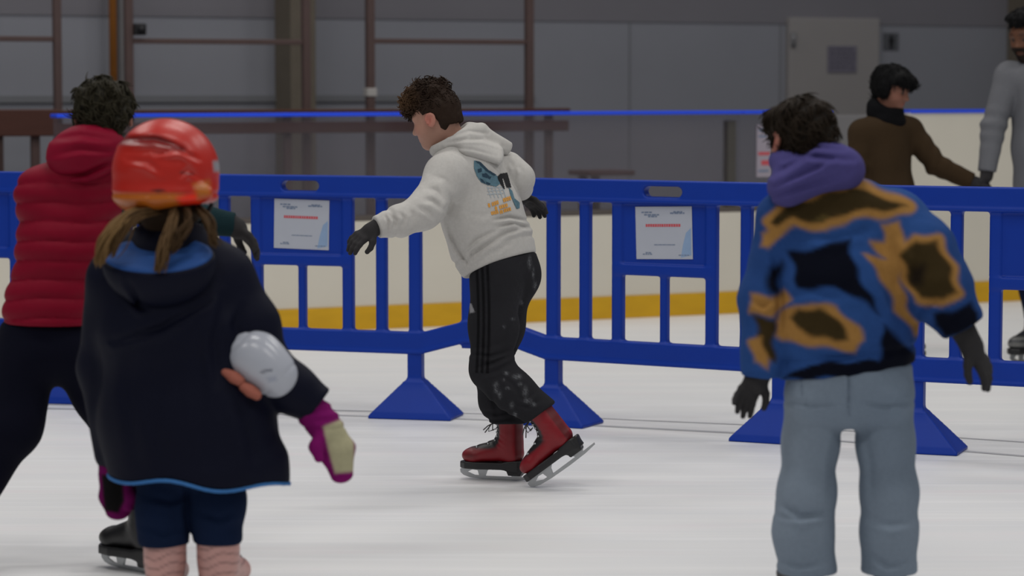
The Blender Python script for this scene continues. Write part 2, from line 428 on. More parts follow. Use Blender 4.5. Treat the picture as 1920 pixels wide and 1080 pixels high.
def collar(t, w, hw):
    z = dz(693, 173, OR); mb = MB(); mb.box((-hw - .008, -hw - .008, z - .026), (hw + .008, hw + .008, z + .026), .004)
    tag(mb.build('collar', mat('pale_tape', (112, 110, 108), .6, .05, 20, 0, gain=2.5), t), label='pale tape collar')
rail_frame(694, 992, 'brown steel rail frame right of the others with a pale tape collar', collar)

def bench(label, px0, px1, planks, off):
    s0, s1 = ds(px0, off), ds(px1, off); w = s1 - s0
    t = at_line('wooden_bench', label, 'bench', s0, off)
    top = 0
    for py0, py1, dep, nm in planks:
        pm = (px0 + px1) / 2; za, zc = dz(pm, py1, off), dz(pm, py0, off); top = max(top, zc)
        mb = MB(); mb.box((0, -dep, za), (w, 0, zc), .006); mb.build(nm, M['wood'], t)
    n = max(2, int(w / 1.6) + 1)
    for i in range(n):
        x = .12 + (w - .24) * i / (n - 1)
        mb = MB(); mb.box((x - .025, .0, 0), (x + .025, .04, top - .004), .004); mb.build('support', M['frame'], t)
    return t
bench('long brown slatted bench back seen through the rink glass', -40, 1062, [(205, 212, .06, 'top_slat'), (229, 250, .04, 'lower_slat')], OR - .12)
bench('solid dark brown plank bench at the left edge', -420, 104, [(206, 257, .05, 'back_plank'), (330, 338, .34, 'seat_plank')], OR - .5)
bench('low brown bench end just above the blue barrier rail', 1065, 1150, [(318, 327, .30, 'seat_plank')], OR - .3)

# ------------------------------------------------------------------ rink boards
def glassmat():
    m = bpy.data.materials.new('scuffed_rink_glass'); m.use_nodes = True; t = m.node_tree; N, L = t.nodes, t.links
    for n in list(N): N.remove(n)
    out = N.new('ShaderNodeOutputMaterial'); tr = N.new('ShaderNodeBsdfTransparent'); tr.inputs[0].default_value = (.86, .85, .87, 1)
    df = N.new('ShaderNodeBsdfDiffuse'); df.inputs[0].default_value = (.32, .29, .31, 1); gl = N.new('ShaderNodeBsdfGlossy'); gl.inputs['Roughness'].default_value = .08; gl.inputs[0].default_value = (.8, .8, .8, 1)
    nz = N.new('ShaderNodeTexNoise'); nz.inputs['Scale'].default_value = 1.2; nz.inputs['Detail'].default_value = 4
    tc = N.new('ShaderNodeTexCoord'); L.new(tc.outputs['Object'], nz.inputs['Vector'])
    mr = N.new('ShaderNodeMapRange'); mr.inputs['From Min'].default_value = .3; mr.inputs['From Max'].default_value = .7; mr.inputs['To Min'].default_value = .05; mr.inputs['To Max'].default_value = .13; L.new(nz.outputs['Fac'], mr.inputs['Value'])
    m1 = N.new('ShaderNodeMixShader'); L.new(mr.outputs[0], m1.inputs[0]); L.new(tr.outputs[0], m1.inputs[1]); L.new(df.outputs[0], m1.inputs[2])  # patchy diffuse grey mixed into the clear pane as its haze
    m2 = N.new('ShaderNodeMixShader'); m2.inputs[0].default_value = .04; L.new(m1.outputs[0], m2.inputs[1]); L.new(gl.outputs[0], m2.inputs[2]); L.new(m2.outputs[0], out.inputs[0])
    return m
GL = glassmat()
ZC = 1.245; ZK = .135; ZW = .625
def board(label, px0, px1, glazed, posts=()):
    s0, s1 = ds(px0), ds(px1); w = s1 - s0
    t = at_line('rink_board', label, 'rink board', s0, 0, 'boards around the rink')
    mb = MB(); mb.box((0, 0, ZK), (w, .10, ZW if glazed else ZC - .02), .004); mb.build('panel', M['board'], t)
    mb = MB(); mb.box((0, -.012, 0), (w, .10, ZK), .004); mb.build('kick_strip', M['kick'], t)
    mb = MB(); mb.box((0, -.012, ZC - .02), (w, .11, ZC), .005); mb.build('cap_rail', M['cap'], t)
    if glazed:
        mb = MB(); mb.box((0, .0, ZW), (w, .11, ZW + .03), .004); mb.build('ledge', mat('dark_ledge', (60, 55, 52), .6, .1, 10, 0), t)
        mb = MB(); mb.box((0, .045, ZW + .03), (w, .055, ZC - .02)); mb.build('glass_pane', GL, t)
        for px in posts:
            x = ds(px) - s0; mb = MB(); mb.box((x - .03, .03, ZW + .03), (x + .03, .09, ZC - .06), .004); mb.build('post', M['post'], t)
    return t
board('long white rink board with yellow kick strip and clear glass above', 104, 1392, True, (1378,))
s0, s1 = ds(-1500), ds(103)
t = at_line('rink_board', 'low white rink board at the left end, without glass or cap rail', 'rink board', s0, 0, 'boards around the rink')
mb = MB(); mb.box((0, 0, ZK), (s1 - s0, .10, ZW), .004); mb.build('panel', M['board'], t)
mb = MB(); mb.box((0, -.012, 0), (s1 - s0, .10, ZK), .004); mb.build('kick_strip', M['kick'], t)
board('rink board with clear glass and white poster beside the glass post', 1393, 1560, True)
board('solid full height white rink board behind the man and child at right', 1707, 3300, False)
# gate between the two boards
s0, s1 = ds(1561), ds(1706); t = at_line('rink_gate', 'grey rink gate behind the brown sweater child', 'gate', s0, 0)
mb = MB(); mb.box((.01, .02, .02), (s1 - s0 - .01, .07, ZC - .03), .006); mb.build('leaf', mat('grey_gate_panel', (80, 79, 80), .6, .05, 5, 0, gain=2.2), t)
mb = MB(); mb.box((.01, -.005, .02), (s1 - s0 - .01, .02, ZK), .004); mb.build('kick_strip', M['kick'], t)
mb = MB(); mb.tube([(s1 - s0 - .1, -.01, .8), (s1 - s0 - .1, -.03, .82), (s1 - s0 - .1, -.03, .98), (s1 - s0 - .1, -.01, 1.0)], .01); mb.build('handle', M['post'], t)
sign('poster', 'white poster with red print on the glass behind the purple hood', 1419, 234, 1447, 332, .044, [(.1, .08, .9, .12, M['ink']), (.1, .2, .7, .24, M['ink']), (.1, .52, .9, .58, M['redink']), (.3, .68, .95, .77, M['redink']), (.1, .86, .8, .9, M['ink'])], mat('poster_paper', (118, 112, 120), .6, .05, 10, 0, gain=2.0), 'poster')

# faint dark line on the ice where the barrier stands
lm = mat('grey_ice_line', (150, 150, 154), .5, .1, 6, 0, gain=1.5)
def iceline(name, label, pts, hw):
    mb = MB(); P = []
    for px, py in pts:
        Y = Yof((py - 160) / CAMZ); p = W(px, py, Y); P.append((p[0], p[1]))
    for (x0, y0), (x1, y1) in zip(P[:-1], P[1:]):
        mb.quad([(x0, y0 - hw, .0015), (x1, y1 - hw, .0015), (x1, y1 + hw, .0015), (x0, y0 + hw, .0015)])
    o = mb.build(name, lm); tag(o, kind='structure', label=label, cat='ice line'); return o
iceline('trim_3', 'thin grey line on the ice by the barrier feet', [(-900, 748), (0, 764), (640, 779), (900, 787), (1150, 800), (1380, 812), (1660, 834), (2050, 866), (2700, 930)], .022)
iceline('trim_4', 'faint upper grey line on the ice', [(-900, 742), (0, 757), (640, 770), (900, 776), (1150, 786), (1380, 796), (1660, 812), (2050, 838), (2700, 892)], .012)

# ------------------------------------------------------------------ blue barriers
def barrier_solid(P):
    x, y, z = np.abs(P[:, 0]), P[:, 1], P[:, 2]
    def b2(x0, x1, z0, z1, r, xx=x): 
        qx = np.abs(xx - (x0 + x1) / 2) - ((x1 - x0) / 2 - r); qz = np.abs(z - (z0 + z1) / 2) - ((z1 - z0) / 2 - r)
        return np.sqrt(np.maximum(qx, 0) ** 2 + np.maximum(qz, 0) ** 2) + np.minimum(np.maximum(qx, qz), 0) - r
    def ext(d2, h, r=.006):
        w = np.stack([d2 + r, np.abs(y) - h + r], 1); return np.minimum(w.max(1), 0) + np.linalg.norm(np.maximum(w, 0), axis=1) - r
    rise = np.clip((x - .487) / .18, 0, 1) * .055
    zz = z - rise
    low = np.maximum(np.abs(zz - .3165) - .0445, x - .70) * .95
    outer = b2(-.70, .70, .93, 1.018, .012)
    slot = b2(-.078, .078, .952, .995, .02)
    d = ext(np.maximum(outer, -slot), .028)
    d = smin(d, ext(low, .028), .012)
    d = smin(d, ext(b2(-1, .70, .925, .938, .004), .034), .008)
    d = smin(d, ext(np.maximum(np.abs(zz - .275) - .006, x - .70), .034), .008)
    for x0, x1 in ((.44, .487), (.307, .347), (.169, .211), (.652, .70)): d = smin(d, ext(b2(x0, x1, .30, .96, .004), .02), .012)
    d = smin(d, ext(b2(-.014, .014, .30, .66, .004), .018), .012)
    d = smin(d, ext(b2(-.19, .19, .64, .95, .004), .009), .008)
    d = smin(d, ext(b2(-.20, .20, .632, .678, .008), .022), .01)
    return d
KX = 1.12
BV, BQ = solid(barrier_solid, (-.73, -.05, .24), (.73, .05, 1.04), .0075)
def foot_solid(P):
    x, y, z = np.abs(P[:, 0]), np.abs(P[:, 1]), P[:, 2]
    w = np.interp(z, [0, .012, .02, .135, .15], [.18, .18, .172, .062, .045]); tt = np.interp(z, [0, .03, .15], [.11, .10, .035])
    base = np.maximum(np.maximum((x - w) * .8, (y - tt) * .85), np.maximum(z - .15, -z))
    stem = np.maximum(np.maximum(x - .031, y - .026), np.maximum(z - .29, .1 - z))
    return smin(base, stem, .03)
FV, FQ = solid(foot_solid, (-.2, -.13, -.02), (.2, .13, .31), .006)
BV[:, 0] *= KX
bme = mesh_from('frame', BV, BQ); bme.materials.append(M['blue']); fme = mesh_from('foot', FV, FQ); fme.materials.append(M['blue'])
def notice_on(bt, loc, rz, label, tilt):
    random.seed(7)
    t = thing('notice_sheet', label, 'notice', (0, 0, 0), rz, 'notices on the blue barriers')
    c = Matrix.Translation(loc) @ Matrix.Rotation(rz, 4, 'Z') @ Vector((0, -.0105, .808)); t.location = c; t.rotation_euler = (0, tilt, rz)
    w, h = .128, .106
    mb = MB(); mb.box((-w, -.0015, -h), (w, .0, h), .0006); mb.build('sheet', M['notice'], t)
    def words(u0, u1, v, hh, m, seed, gap=.008, mn=.012, mx=.03, nm='text'):
        rg = random.Random(seed); mb = MB(); u = u0
        while u < u1 - .005:
            e = min(u1, u + rg.uniform(mn, mx)); mb.box((u, -.0022, v - hh), (e, -.0015, v + hh)); u = e + gap
        tag(mb.build(nm, m, t))
    for x0, v, x1 in ((-.100, .083, -.045), (-.088, .073, -.020), (-.07, .066, -.03), (.030, .079, .095), (.045, .084, .085)):
        words(x0, x1, v, .0030, M['ink'], int(v * 1e4), .003, .01, .02, 'logo')
    words(-.082, .082, .030, .0058, M['redink'], 3, .0022, .007, .010, 'heading')
    words(-.045, .05, -.048, .0017, M['ink'], 5, .002, .01, .02)
    for x0, x1, v in ((-.098, -.05, -.086), (-.085, -.06, -.080), (.065, .112, -.090)): words(x0, x1, v, .0022, M['ink'], int(-v * 1e4), .003, .006, .012)
    mb = MB(); mb.prism([(.075, -.10), (.122, -.09), (.123, .02), (.10, .0), (.085, -.05)], -.0021, -.0015, lambda u, v, t_: (u, t_, v)); mb.build('artwork', M['paleblue'], t)
    return t
def ground_at(px, scale):
    Y = Yof(scale); p = W(px, 160 + CAMZ * scale, Y); return Vector((p[0], p[1], 0))
BARS = [((-245, 412), (160, 424), None, 'blue plastic barrier at the left edge, behind the red padded jacket'),
        ((367, 431), (778, 444), ('white notice taped to the blue barrier, left of the white hoodie boy', .02), 'blue plastic barrier with a white notice, left of the white hoodie boy'),
        ((1037, 453), (1465, 476), ('white notice taped to the blue barrier, right of the white hoodie boy', -.03), 'blue plastic barrier with a white notice, right of the white hoodie boy'),
        ((1743, 490), (2200, 510), None, 'blue plastic barrier at the right edge, without a notice in view')]
for i, (l, r, nt, lab) in enumerate(BARS):
    a, b = ground_at(*l), ground_at(*r); c = (a + b) / 2; d = b - a; rz = math.atan2(d.y, d.x)
    t = thing('barrier', lab, 'barrier', c, rz, 'blue plastic barriers across the ice')
    o = link(bpy.data.objects.new('frame', bme), t)
    for sx in (-.463 * KX, .463 * KX):
        o = link(bpy.data.objects.new('foot', fme), t); o.location = (sx, 0, 0); o.rotation_euler = (0, 0, .09)
    if nt: notice_on(t, c, rz, nt[0], nt[1])
# ------------------------------------------------------------------ people: shared shapes
class Frame3:                                          # a local frame: origin c, axes f (forward), l (left), u (up)
    def __init__(s, c, f, up=(0, 0, 1), scale=1.0):
        s.c = np.asarray(c, float); s.f = nrm(f); up = np.asarray(up, float)
        s.l = nrm(np.cross(up, s.f)); s.u = np.cross(s.f, s.l); s.R = np.stack([s.f, s.l, s.u], 1); s.k = scale
    def w(s, x, y, z): return s.c + s.k * (s.R @ np.array([x, y, z], float))
    def loc(s, P): return ((P - V3(s.c)) @ s.R.astype(np.float32)) / s.k
def head_d(P, H):
    """A head about .22 m tall (forward x, left y, up z; origin between the ears)."""
    q = H.loc(P)
    d = ell(q, (-.006, 0, .030), (.090, .074, .082))
    d = smin(d, ell(q, (.030, 0, -.030), (.052, .056, .066)), .04)
    d = smin(d, ell(q, (.058, 0, -.078), (.022, .026, .020)), .035)
    for s in (-1, 1):
        d = smin(d, ell(q, (.048, s * .036, -.022), (.026, .022, .024)), .03)
        d = smin(d, cap(q, (.076, s * .012, .026), (.066, s * .045, .024), .011, .009), .018)
        d = smax(d, -ell(q, (.090, s * .031, .006), (.014, .017, .012)), .014)
        d = smin(d, sph(q, (.066, s * .031, .006), .0135), .003)
        d = smin(d, sph(q, (.085, s * .012, -.024), .008), .008)
        e = ell(q, (-.008, s * .079, .000), (.019, .009, .031), rotx(.25 * s))
        e = smin(e, torus(q, (-.006, s * .082, .004), (.15, s, 0), .018, .0045), .006)
        e = smax(e, -ell(q, (.001, s * .088, .000), (.010, .009, .016)), .005)
        d = smin(d, e, .008)
    d = smin(d, cap(q, (.078, 0, .012), (.098, 0, -.022), .007, .0105), .012)
    d = smin(d, ell(q, (.078, 0, -.047), (.012, .022, .006)), .008); d = smin(d, ell(q, (.076, 0, -.057), (.012, .019, .007)), .008)
    d = smax(d, -ell(q, (.091, 0, -.0515), (.010, .021, .0018)), .003)
    return d * H.k
def rotx(a):
    c, s = math.cos(a), math.sin(a); return np.array([[1, 0, 0], [0, c, -s], [0, s, c]])
def skin_colour(H, base, lips, brow, hairc=None):
    def fn(V, N):
        q = H.loc(V.astype(np.float32)); c = np.tile(clin(base), (len(V), 1))
        ear = np.exp(-((np.abs(q[:, 1]) - .085) / .014) ** 2 - (q[:, 0] / .03) ** 2 - (q[:, 2] / .035) ** 2)
        c = blend(c, clin(lips), .55 * ear)
        ck = np.exp(-((np.abs(q[:, 1]) - .045) / .02) ** 2 - ((q[:, 0] - .06) / .03) ** 2 - ((q[:, 2] + .02) / .025) ** 2)
        c = blend(c, clin(lips), .25 * ck)
        lp = np.exp(-(q[:, 1] / .02) ** 2 - ((q[:, 2] + .052) / .008) ** 2) * (q[:, 0] > .07)
        c = blend(c, clin(lips), .8 * np.clip(lp, 0, 1))
        br = np.exp(-((q[:, 2] - .032) / .006) ** 2 - ((np.abs(q[:, 1]) - .03) / .018) ** 2) * (q[:, 0] > .05)
        c = blend(c, clin(brow), .8 * br)
        ey = np.sqrt((np.abs(q[:, 1]) - .031) ** 2 + (q[:, 2] - .006) ** 2)
        c = blend(c, clin((72, 58, 52)), soft(ey - .010, .003) * (q[:, 0] > .066)); c = blend(c, clin((16, 12, 10)), soft(ey - .0065, .002) * (q[:, 0] > .066))
        return c
    return fn
def lim(pts, pad): A = np.array(pts, float); return A.min(0) - pad, A.max(0) + pad
def body_d(P, J, H, k=1.0):
    """One continuous body: head, neck, trunk, arms with a simple hand core, legs with feet."""
    L = J['L']                                           # unit vector to the person's left
    d = head_d(P, H)
    d = smin(d, chain(P, [H.w(-.022, 0, -.03), J['neck'], J['chest']], [.047 * k, .05 * k, .06 * k]), .03)
    d = smin(d, echain(P, [J['chest'], J['waist'], J['pelvis']], [(.125 * k, .08 * k), (.105 * k, .075 * k), (.12 * k, .085 * k)], L), .05)
    for s in 'LR':
        d = smin(d, chain(P, [J['sh' + s], J['el' + s], J['wr' + s]], [.046 * k, .036 * k, .024 * k]), .04)
        h = J['wr' + s] + .06 * k * nrm(J['wr' + s] - J['el' + s]) if ('hd' + s) not in J else J['wr' + s] + .06 * k * nrm(J['hd' + s])
        d = smin(d, cap(P, J['wr' + s], J['wr' + s] + .6 * (h - J['wr' + s]), .018 * k, .014 * k), .015)
        d = smin(d, chain(P, [J['hip' + s], J['kn' + s], J['an' + s]], [.064 * k, .045 * k, .032 * k]), .04)
        d = smin(d, cap(P, J['an' + s], J['an' + s] + np.asarray(J['ft' + s]) * .05 * k + np.array([0, 0, -.012 * k]), .026 * k, .018 * k), .02)
    return d
def build_body(J, H, parent, off, colour, h=.007, k=1.0):
    pts = [J[n] for n in J if isinstance(J[n], np.ndarray) and J[n].shape == (3,) and n not in ('L',) and not n.startswith(('ft', 'hd'))] + [H.c]
    lo, hi = lim(pts, .2)
    return put('body', lambda P: body_d(P, J, H, k), lo, hi, h, M['skin'], parent, colour, off)
def hand_d(P, wr, dirn, palm, s=1.0, curl=(.35, .35, .4, .45), splay=.12, thumb=1, k=1.0, fat=1.0):
    """Gloved hand. dirn: wrist to knuckles; palm: palm normal (fingers curl towards it); thumb: +1/-1 side."""
    d_ = nrm(dirn); n = np.asarray(palm, float); n = nrm(n - (n @ d_) * d_); side = np.cross(d_, n) * thumb
    w = np.asarray(wr, float); e = lambda a, b, c: w + s * (a * d_ + b * side + c * n)
    d = ecap(P, e(.004, 0, 0), e(.058, -.002, 0), (.026 * s, .018 * s), (.036 * s, .014 * s), side)
    for i, (b, L) in enumerate(((.026, .058), (.009, .066), (-.009, .062), (-.026, .048))):
        sp = splay * (1.5 - i); c = curl[i]
        p = e(.064 - abs(b) * .12, b, 0); a = c * .5; pts = [p]; rs = [.0105, .0098, .009, .0078]
        for j, f in enumerate((.45, .32, .28)):
            v = math.cos(a) * (math.cos(sp) * d_ + math.sin(sp) * side) + math.sin(a) * n
            p = p + s * L * f * v; pts.append(p); a += c
        d = smin(d, chain(P, pts, [r * s * fat for r in rs], .004), .009 * s)
    th = [e(.018, .022, .006), e(.040, .046, .014), e(.060, .054, .024), e(.078, .054, .030)]
    d = smin(d, chain(P, th, [.014 * s, .012 * s * fat, .0105 * s * fat, .009 * s * fat], .004), .012 * s)
    return d
def grooves(P, lines, amp=.006):
    """Cloth creases: each line is (points in picture pixels, width px, depth factor); ridge beside the valley."""
    px, py = proj(P); d = np.zeros(len(P))
    for pts, w, k in lines:
        pts = np.asarray(pts, float); best = np.full(len(P), 1e9); sg = np.zeros(len(P)); end = np.zeros(len(P)); tot = len(pts) - 1
        for i in range(tot):
            a, b = pts[i], pts[i + 1]; e = b - a; L2 = e @ e
            t = ((px - a[0]) * e[0] + (py - a[1]) * e[1]) / L2; tc = np.clip(t, 0, 1)
            dx, dy = px - a[0] - tc * e[0], py - a[1] - tc * e[1]; r = np.hypot(dx, dy); m = r < best
            best = np.where(m, r, best); sg = np.where(m, np.sign(e[0] * dy - e[1] * dx), sg); end = np.where(m, (i + tc) / tot, end)
        f = np.clip(np.sin(np.pi * np.clip(.08 + .84 * end, 0, 1)), 0, 1)
        d = d + amp * k * f * (np.exp(-(best / w) ** 2) - .75 * np.exp(-((best * sg - 1.7 * w) / (1.1 * w)) ** 2) * (best < 6 * w))
    return d
def person(label, loc): return thing('person', label, 'person', loc)
def tubes(name, strands, r, m, parent, off, colour, seg=5):
    """Many thin tapered strands as one mesh."""
    V, F, n0 = [], [], 0
    for pts in strands:
        pts = np.asarray(pts, float); n = len(pts)
        tg = np.gradient(pts, axis=0); tg /= np.maximum(np.linalg.norm(tg, axis=1), 1e-9)[:, None]
        up = np.array([.3, .5, .81]); x = np.cross(tg, up); x /= np.maximum(np.linalg.norm(x, axis=1), 1e-9)[:, None]; y = np.cross(x, tg)
        tt = np.linspace(0, 1, n); rr = r * (1 - .75 * tt ** 2)
        a = np.arange(seg) * 2 * math.pi / seg
        ring = pts[:, None] + rr[:, None, None] * (np.cos(a)[None, :, None] * x[:, None] + np.sin(a)[None, :, None] * y[:, None])
        V.append(ring.reshape(-1, 3))
        for i in range(n - 1):
            for k in range(seg):
                F.append((n0 + i * seg + k, n0 + i * seg + (k + 1) % seg, n0 + (i + 1) * seg + (k + 1) % seg, n0 + (i + 1) * seg + k))
        n0 += n * seg
    V = np.concatenate(V); me = mesh_from(name, V - np.asarray(off), F)
    paint(me, colour(V) if callable(colour) else np.tile(clin(colour), (len(V), 1)))
    return obj(name, me, m, parent)

def fuzz(parent, H, n, length, r, off, colr, seed, down=(0, 0, -1), cond=None, name='strands'):
    """Short hairs lying on a finished hair mass, combed from the crown outward."""
    V, Q = o_data[parent.name]; N = vnormals(V, Q); rg = np.random.RandomState(seed); q = H.loc(V.astype(np.float32))
    ok = np.nonzero(cond(q))[0] if cond is not None else np.arange(len(V)); st = []
    for i in rg.choice(ok, n):
        p, nn = V[i], N[i]; t = np.asarray(H.R @ np.array([q[i][0] * 6, q[i][1] * 6, -.55])) + rg.normal(size=3) * .35; t = t - (t @ nn) * nn
        if np.linalg.norm(t) < 1e-4: continue
        t = nrm(t); m = np.linspace(0, 1, 6); L = length * rg.uniform(.7, 1.3); b = np.cross(nn, t)
        st.append(p + np.outer(m * L, t) + np.outer(.0022 * np.sin(m * 3.0) - (m * L) ** 2 / .2 - .0005, nn) + np.outer(.003 * np.sin(m * 5 + i), b))
    return tubes(name, st, r, M['hair'], parent, off, colr)

# ---- figure skate: local frame forward x, left y, up z; origin on the sole under the ankle
def boot_d(q):
    d = cap(q, (-.040, 0, .040), (-.030, 0, .10), .038, .037)
    d = smin(d, cap(q, (-.024, 0, .09), (-.026, 0, .165), .041, .050), .03)
    d = smin(d, ecap(q, (-.01, 0, .055), (.10, 0, .030), (.036, .046), (.040, .030), (0, 1, 0)), .03)
    d = smin(d, ell(q, (.118, 0, .026), (.040, .037, .028)), .02)
    d = smax(d, -q[:, 2], .006); d = smax(d, q[:, 2] - .176, .008)
    d = smax(d, -cap(q, (-.028, 0, .14), (-.032, 0, .22), .030, .036), .006)
    crease = np.abs(np.sin((q[:, 2] - .6 * q[:, 0]) * 150)) * np.exp(-((q[:, 2] - .085) / .03) ** 2) * np.exp(-((q[:, 0] - .01) / .03) ** 2)
    return d + .0015 * crease
def sole_d(q):
    w = np.interp(q[:, 0], [-.085, -.06, -.02, .04, .09, .14, .162], [.014, .034, .034, .036, .043, .034, .012])
    pl = np.maximum(np.abs(q[:, 1]) - w, np.maximum(-q[:, 0] - .086, q[:, 0] - .163))
    d = smax(pl, np.abs(q[:, 2] + .007) - .013 - .008 * np.clip((-q[:, 0] - .0) / .05, 0, 1), .004)
    heel = smax(np.maximum(np.abs(q[:, 1]) - .029, np.abs(q[:, 0] + .048) - .036 - .3 * q[:, 2]), np.abs(q[:, 2] + .015) - .026, .004)
    return smin(d, heel, .006)
def skate(parent, off, F, k=1.0, leather=(110, 20, 30), tongue=(24, 24, 26), sole=(26, 26, 28), h=.004, laces=True, shade=None, lace_col=(60, 58, 58), label=None, name='skate_boot'):
    fl = lambda P: F.loc(P)
    lo, hi = lim([F.w(a, b, c) for a in (-.1, .18) for b in (-.06, .06) for c in (-.01, .21)], .01)
    def colr(V, N):
        q = fl(V.astype(np.float32)); c = np.tile(clin(leather), (len(V), 1))
        fr = q[:, 0] + .018 - .10 * np.clip((q[:, 2] - .07) / .1, -1, 1) * 0
        tz = soft(np.abs(q[:, 1]) - .036, .003) * soft(-(q[:, 2] - .055), .006) * soft(-(q[:, 0] + .002 - .25 * (q[:, 2] - .12)), .006)
        tz = np.maximum(tz, soft(np.abs(q[:, 1]) - .015, .003) * soft(np.abs(q[:, 0] - .058) - .045, .006) * (q[:, 2] > .03))
        c = blend(c, clin(tongue), tz)
        c = blend(c, clin(tongue), soft(-(q[:, 2] - .158), .004))
        c = blend(c, clin(tuple(int(v * .62) for v in leather)), .8 * soft(np.abs(q[:, 0] + .064) - .010, .002) * (q[:, 2] < .18))
        if shade is not None: c = shade(q, c)
        return c
    b = put(name, lambda P: boot_d(fl(P)) * F.k, lo, hi, h * k, M['leather'], parent, colr, off)
    if label: b['label'] = label
    lo, hi = lim([F.w(a, b_, c) for a in (-.1, .18) for b_ in (-.05, .05) for c in (-.045, .01)], .01)
    put('sole', lambda P: sole_d(fl(P)) * F.k, lo, hi, h * k, M['leather'], b, sole, off)
    mb = MB(); f2 = lambda u, v, t: F.w(u, t, v) - off
    run = [(-.118, -.053), (-.120, -.046), (-.06, -.0475), (.0, -.0475), (.06, -.048), (.11, -.046), (.140, -.034), (.157, -.020), (.166, -.026), (.164, -.038), (.152, -.048), (.130, -.055), (.08, -.0595), (.0, -.061), (-.07, -.059)]
    mb.prism(run, -.002, .002, f2)
    mb.prism([(-.076, -.038), (-.026, -.038), (-.034, -.049), (-.066, -.049)], -.0035, .0035, f2)
    mb.prism([(.050, -.018), (.155, -.018), (.150, -.034), (.140, -.037), (.118, -.026), (.098, -.028), (.092, -.049), (.068, -.049), (.062, -.030)], -.0035, .0035, f2)
    mb.build('blade', M['steel'], b)
    if laces:
        mb = MB(); zs = [.060, .074, .088, .103, .118, .133, .148]
        def surf(y, z):
            x = .10
            for _ in range(60):
                if boot_d(np.array([[x, y, z]], np.float32))[0] < .0008: break
                x -= .0015
            return (x + .001, y, z)
        for a, c in zip(zs[:-1], zs[1:]):
            for s in (-1, 1):
                p = [surf(s * .019, a), surf(s * .006, a + (c - a) * .35), surf(-s * .006, a + (c - a) * .65), surf(-s * .019, c)]
                mb.tube([F.w(*x) - off for x in p], .0022 * k, 5)
        tp = surf(.0, .152)
        for s, e in ((1, (.055, .030, .115)), (-1, (.062, -.012, .100))):
            mb.tube([F.w(tp[0] + .003, s * .004, .150) - off, F.w(tp[0] + .018, s * .016, .146) - off, F.w(tp[0] + .03, s * .02, .14) - off, F.w(tp[0] + e[0] - .01, e[1], e[2] + .01) - off], .0022 * k, 5)
        for s in (1, -1):
            mb.tube([F.w(tp[0] + .003, s * .004, .150) - off, F.w(tp[0] + .024, s * .020, .143) - off, F.w(tp[0] + .026, s * .026, .120) - off, F.w(tp[0] + .010, s * .012, .125) - off], .0020 * k, 5)
        o = mb.build('lace', mat('lace_cord', lace_col, .8, .1, 40, 0), b)
        for z in zs:
            for s in (-1, 1):
                x, y, zz = surf(s * .022, z); mb = MB()
                mb.tube([F.w(x, y - s * .001, zz) - off, F.w(x + .001, y + s * .003, zz) - off], .0042 * k, 8)
                mb.build('eyelet', M['steel'], b)
    return b
def decal(name, src, polys, m, parent, off, step=2.0, lift=.0016, thick=.0):
    """A thin print lying on the surface of src (vertices, quads); polys in picture pixels seen from the photo's camera."""
    V, Q = o_data[src] if isinstance(src, str) else src
    bvh = BVHTree.FromPolygons([tuple(v) for v in V], [tuple(int(i) for i in q) for q in Q])
    o_ = Vector((0, 0, CAMZ)); cache = {}; vs = []; fs = []
    def pt(i, j):
        if (i, j) not in cache:
            p = W(i * step, j * step, 9.0); d = (Vector(p) - o_).normalized(); hit, n, _, _ = bvh.ray_cast(o_, d)
            if hit is None: cache[i, j] = None
            else: cache[i, j] = len(vs); vs.append(np.array(hit + n * lift))
        return cache[i, j]
    for poly in polys:
        A = np.array(poly, float); i0, j0 = np.floor(A.min(0) / step).astype(int); i1, j1 = np.ceil(A.max(0) / step).astype(int)
        gi, gj = np.meshgrid(np.arange(i0, i1), np.arange(j0, j1), indexing='ij')
        ins = sdpoly((gi + .5) * step, (gj + .5) * step, A) < 0
        for i, j in zip(gi[ins], gj[ins]):
            q = [pt(i, j), pt(i, j + 1), pt(i + 1, j + 1), pt(i + 1, j)]
            if None in q: continue
            c = np.array([vs[a] for a in q])
            if np.ptp(c[:, 1]) > .03: continue
            fs.append(q)
    me = mesh_from(name, np.array(vs) - off, fs); return obj(name, me, m, parent)
# ------------------------------------------------------------------ the boy in the white hoodie
YB = Yof(532.0)
def B(px, py, dy=0.0): return W(px, py, YB + dy)
boff = np.array([B(940, 905)[0], YB, 0.0])
boy = person('skating boy in a white hoodie, black track pants and dark red skates', boff)
a = math.radians(38); bf = np.array([-math.cos(a), math.sin(a), 0]); bl = np.array([-math.sin(a), -math.cos(a), 0])
ay, pt_ = math.radians(20), math.radians(17)
BH = Frame3(B(819, 225, -.01), (-math.cos(ay) * math.cos(pt_), math.sin(ay) * math.cos(pt_), -math.sin(pt_)), scale=.93)
RS = B(944, 884, .06); kz = 1.0
skR = Frame3((RS[0], RS[1], (.061 * .97)), (-.96, .28, 0), scale=.97)
tl = math.radians(37); fa = math.radians(12)
fL = np.array([-math.cos(tl) * math.cos(fa), math.cos(tl) * math.sin(fa), -math.sin(tl)])
skL = Frame3(B(1050, 850, -.13), fL, scale=.98)
zmin = min(skL.w(x, 0, z)[2] for x, z in ((.166, -.026), (.152, -.048), (.164, -.038), (.13, -.055)))
skL.c[2] -= zmin - .002
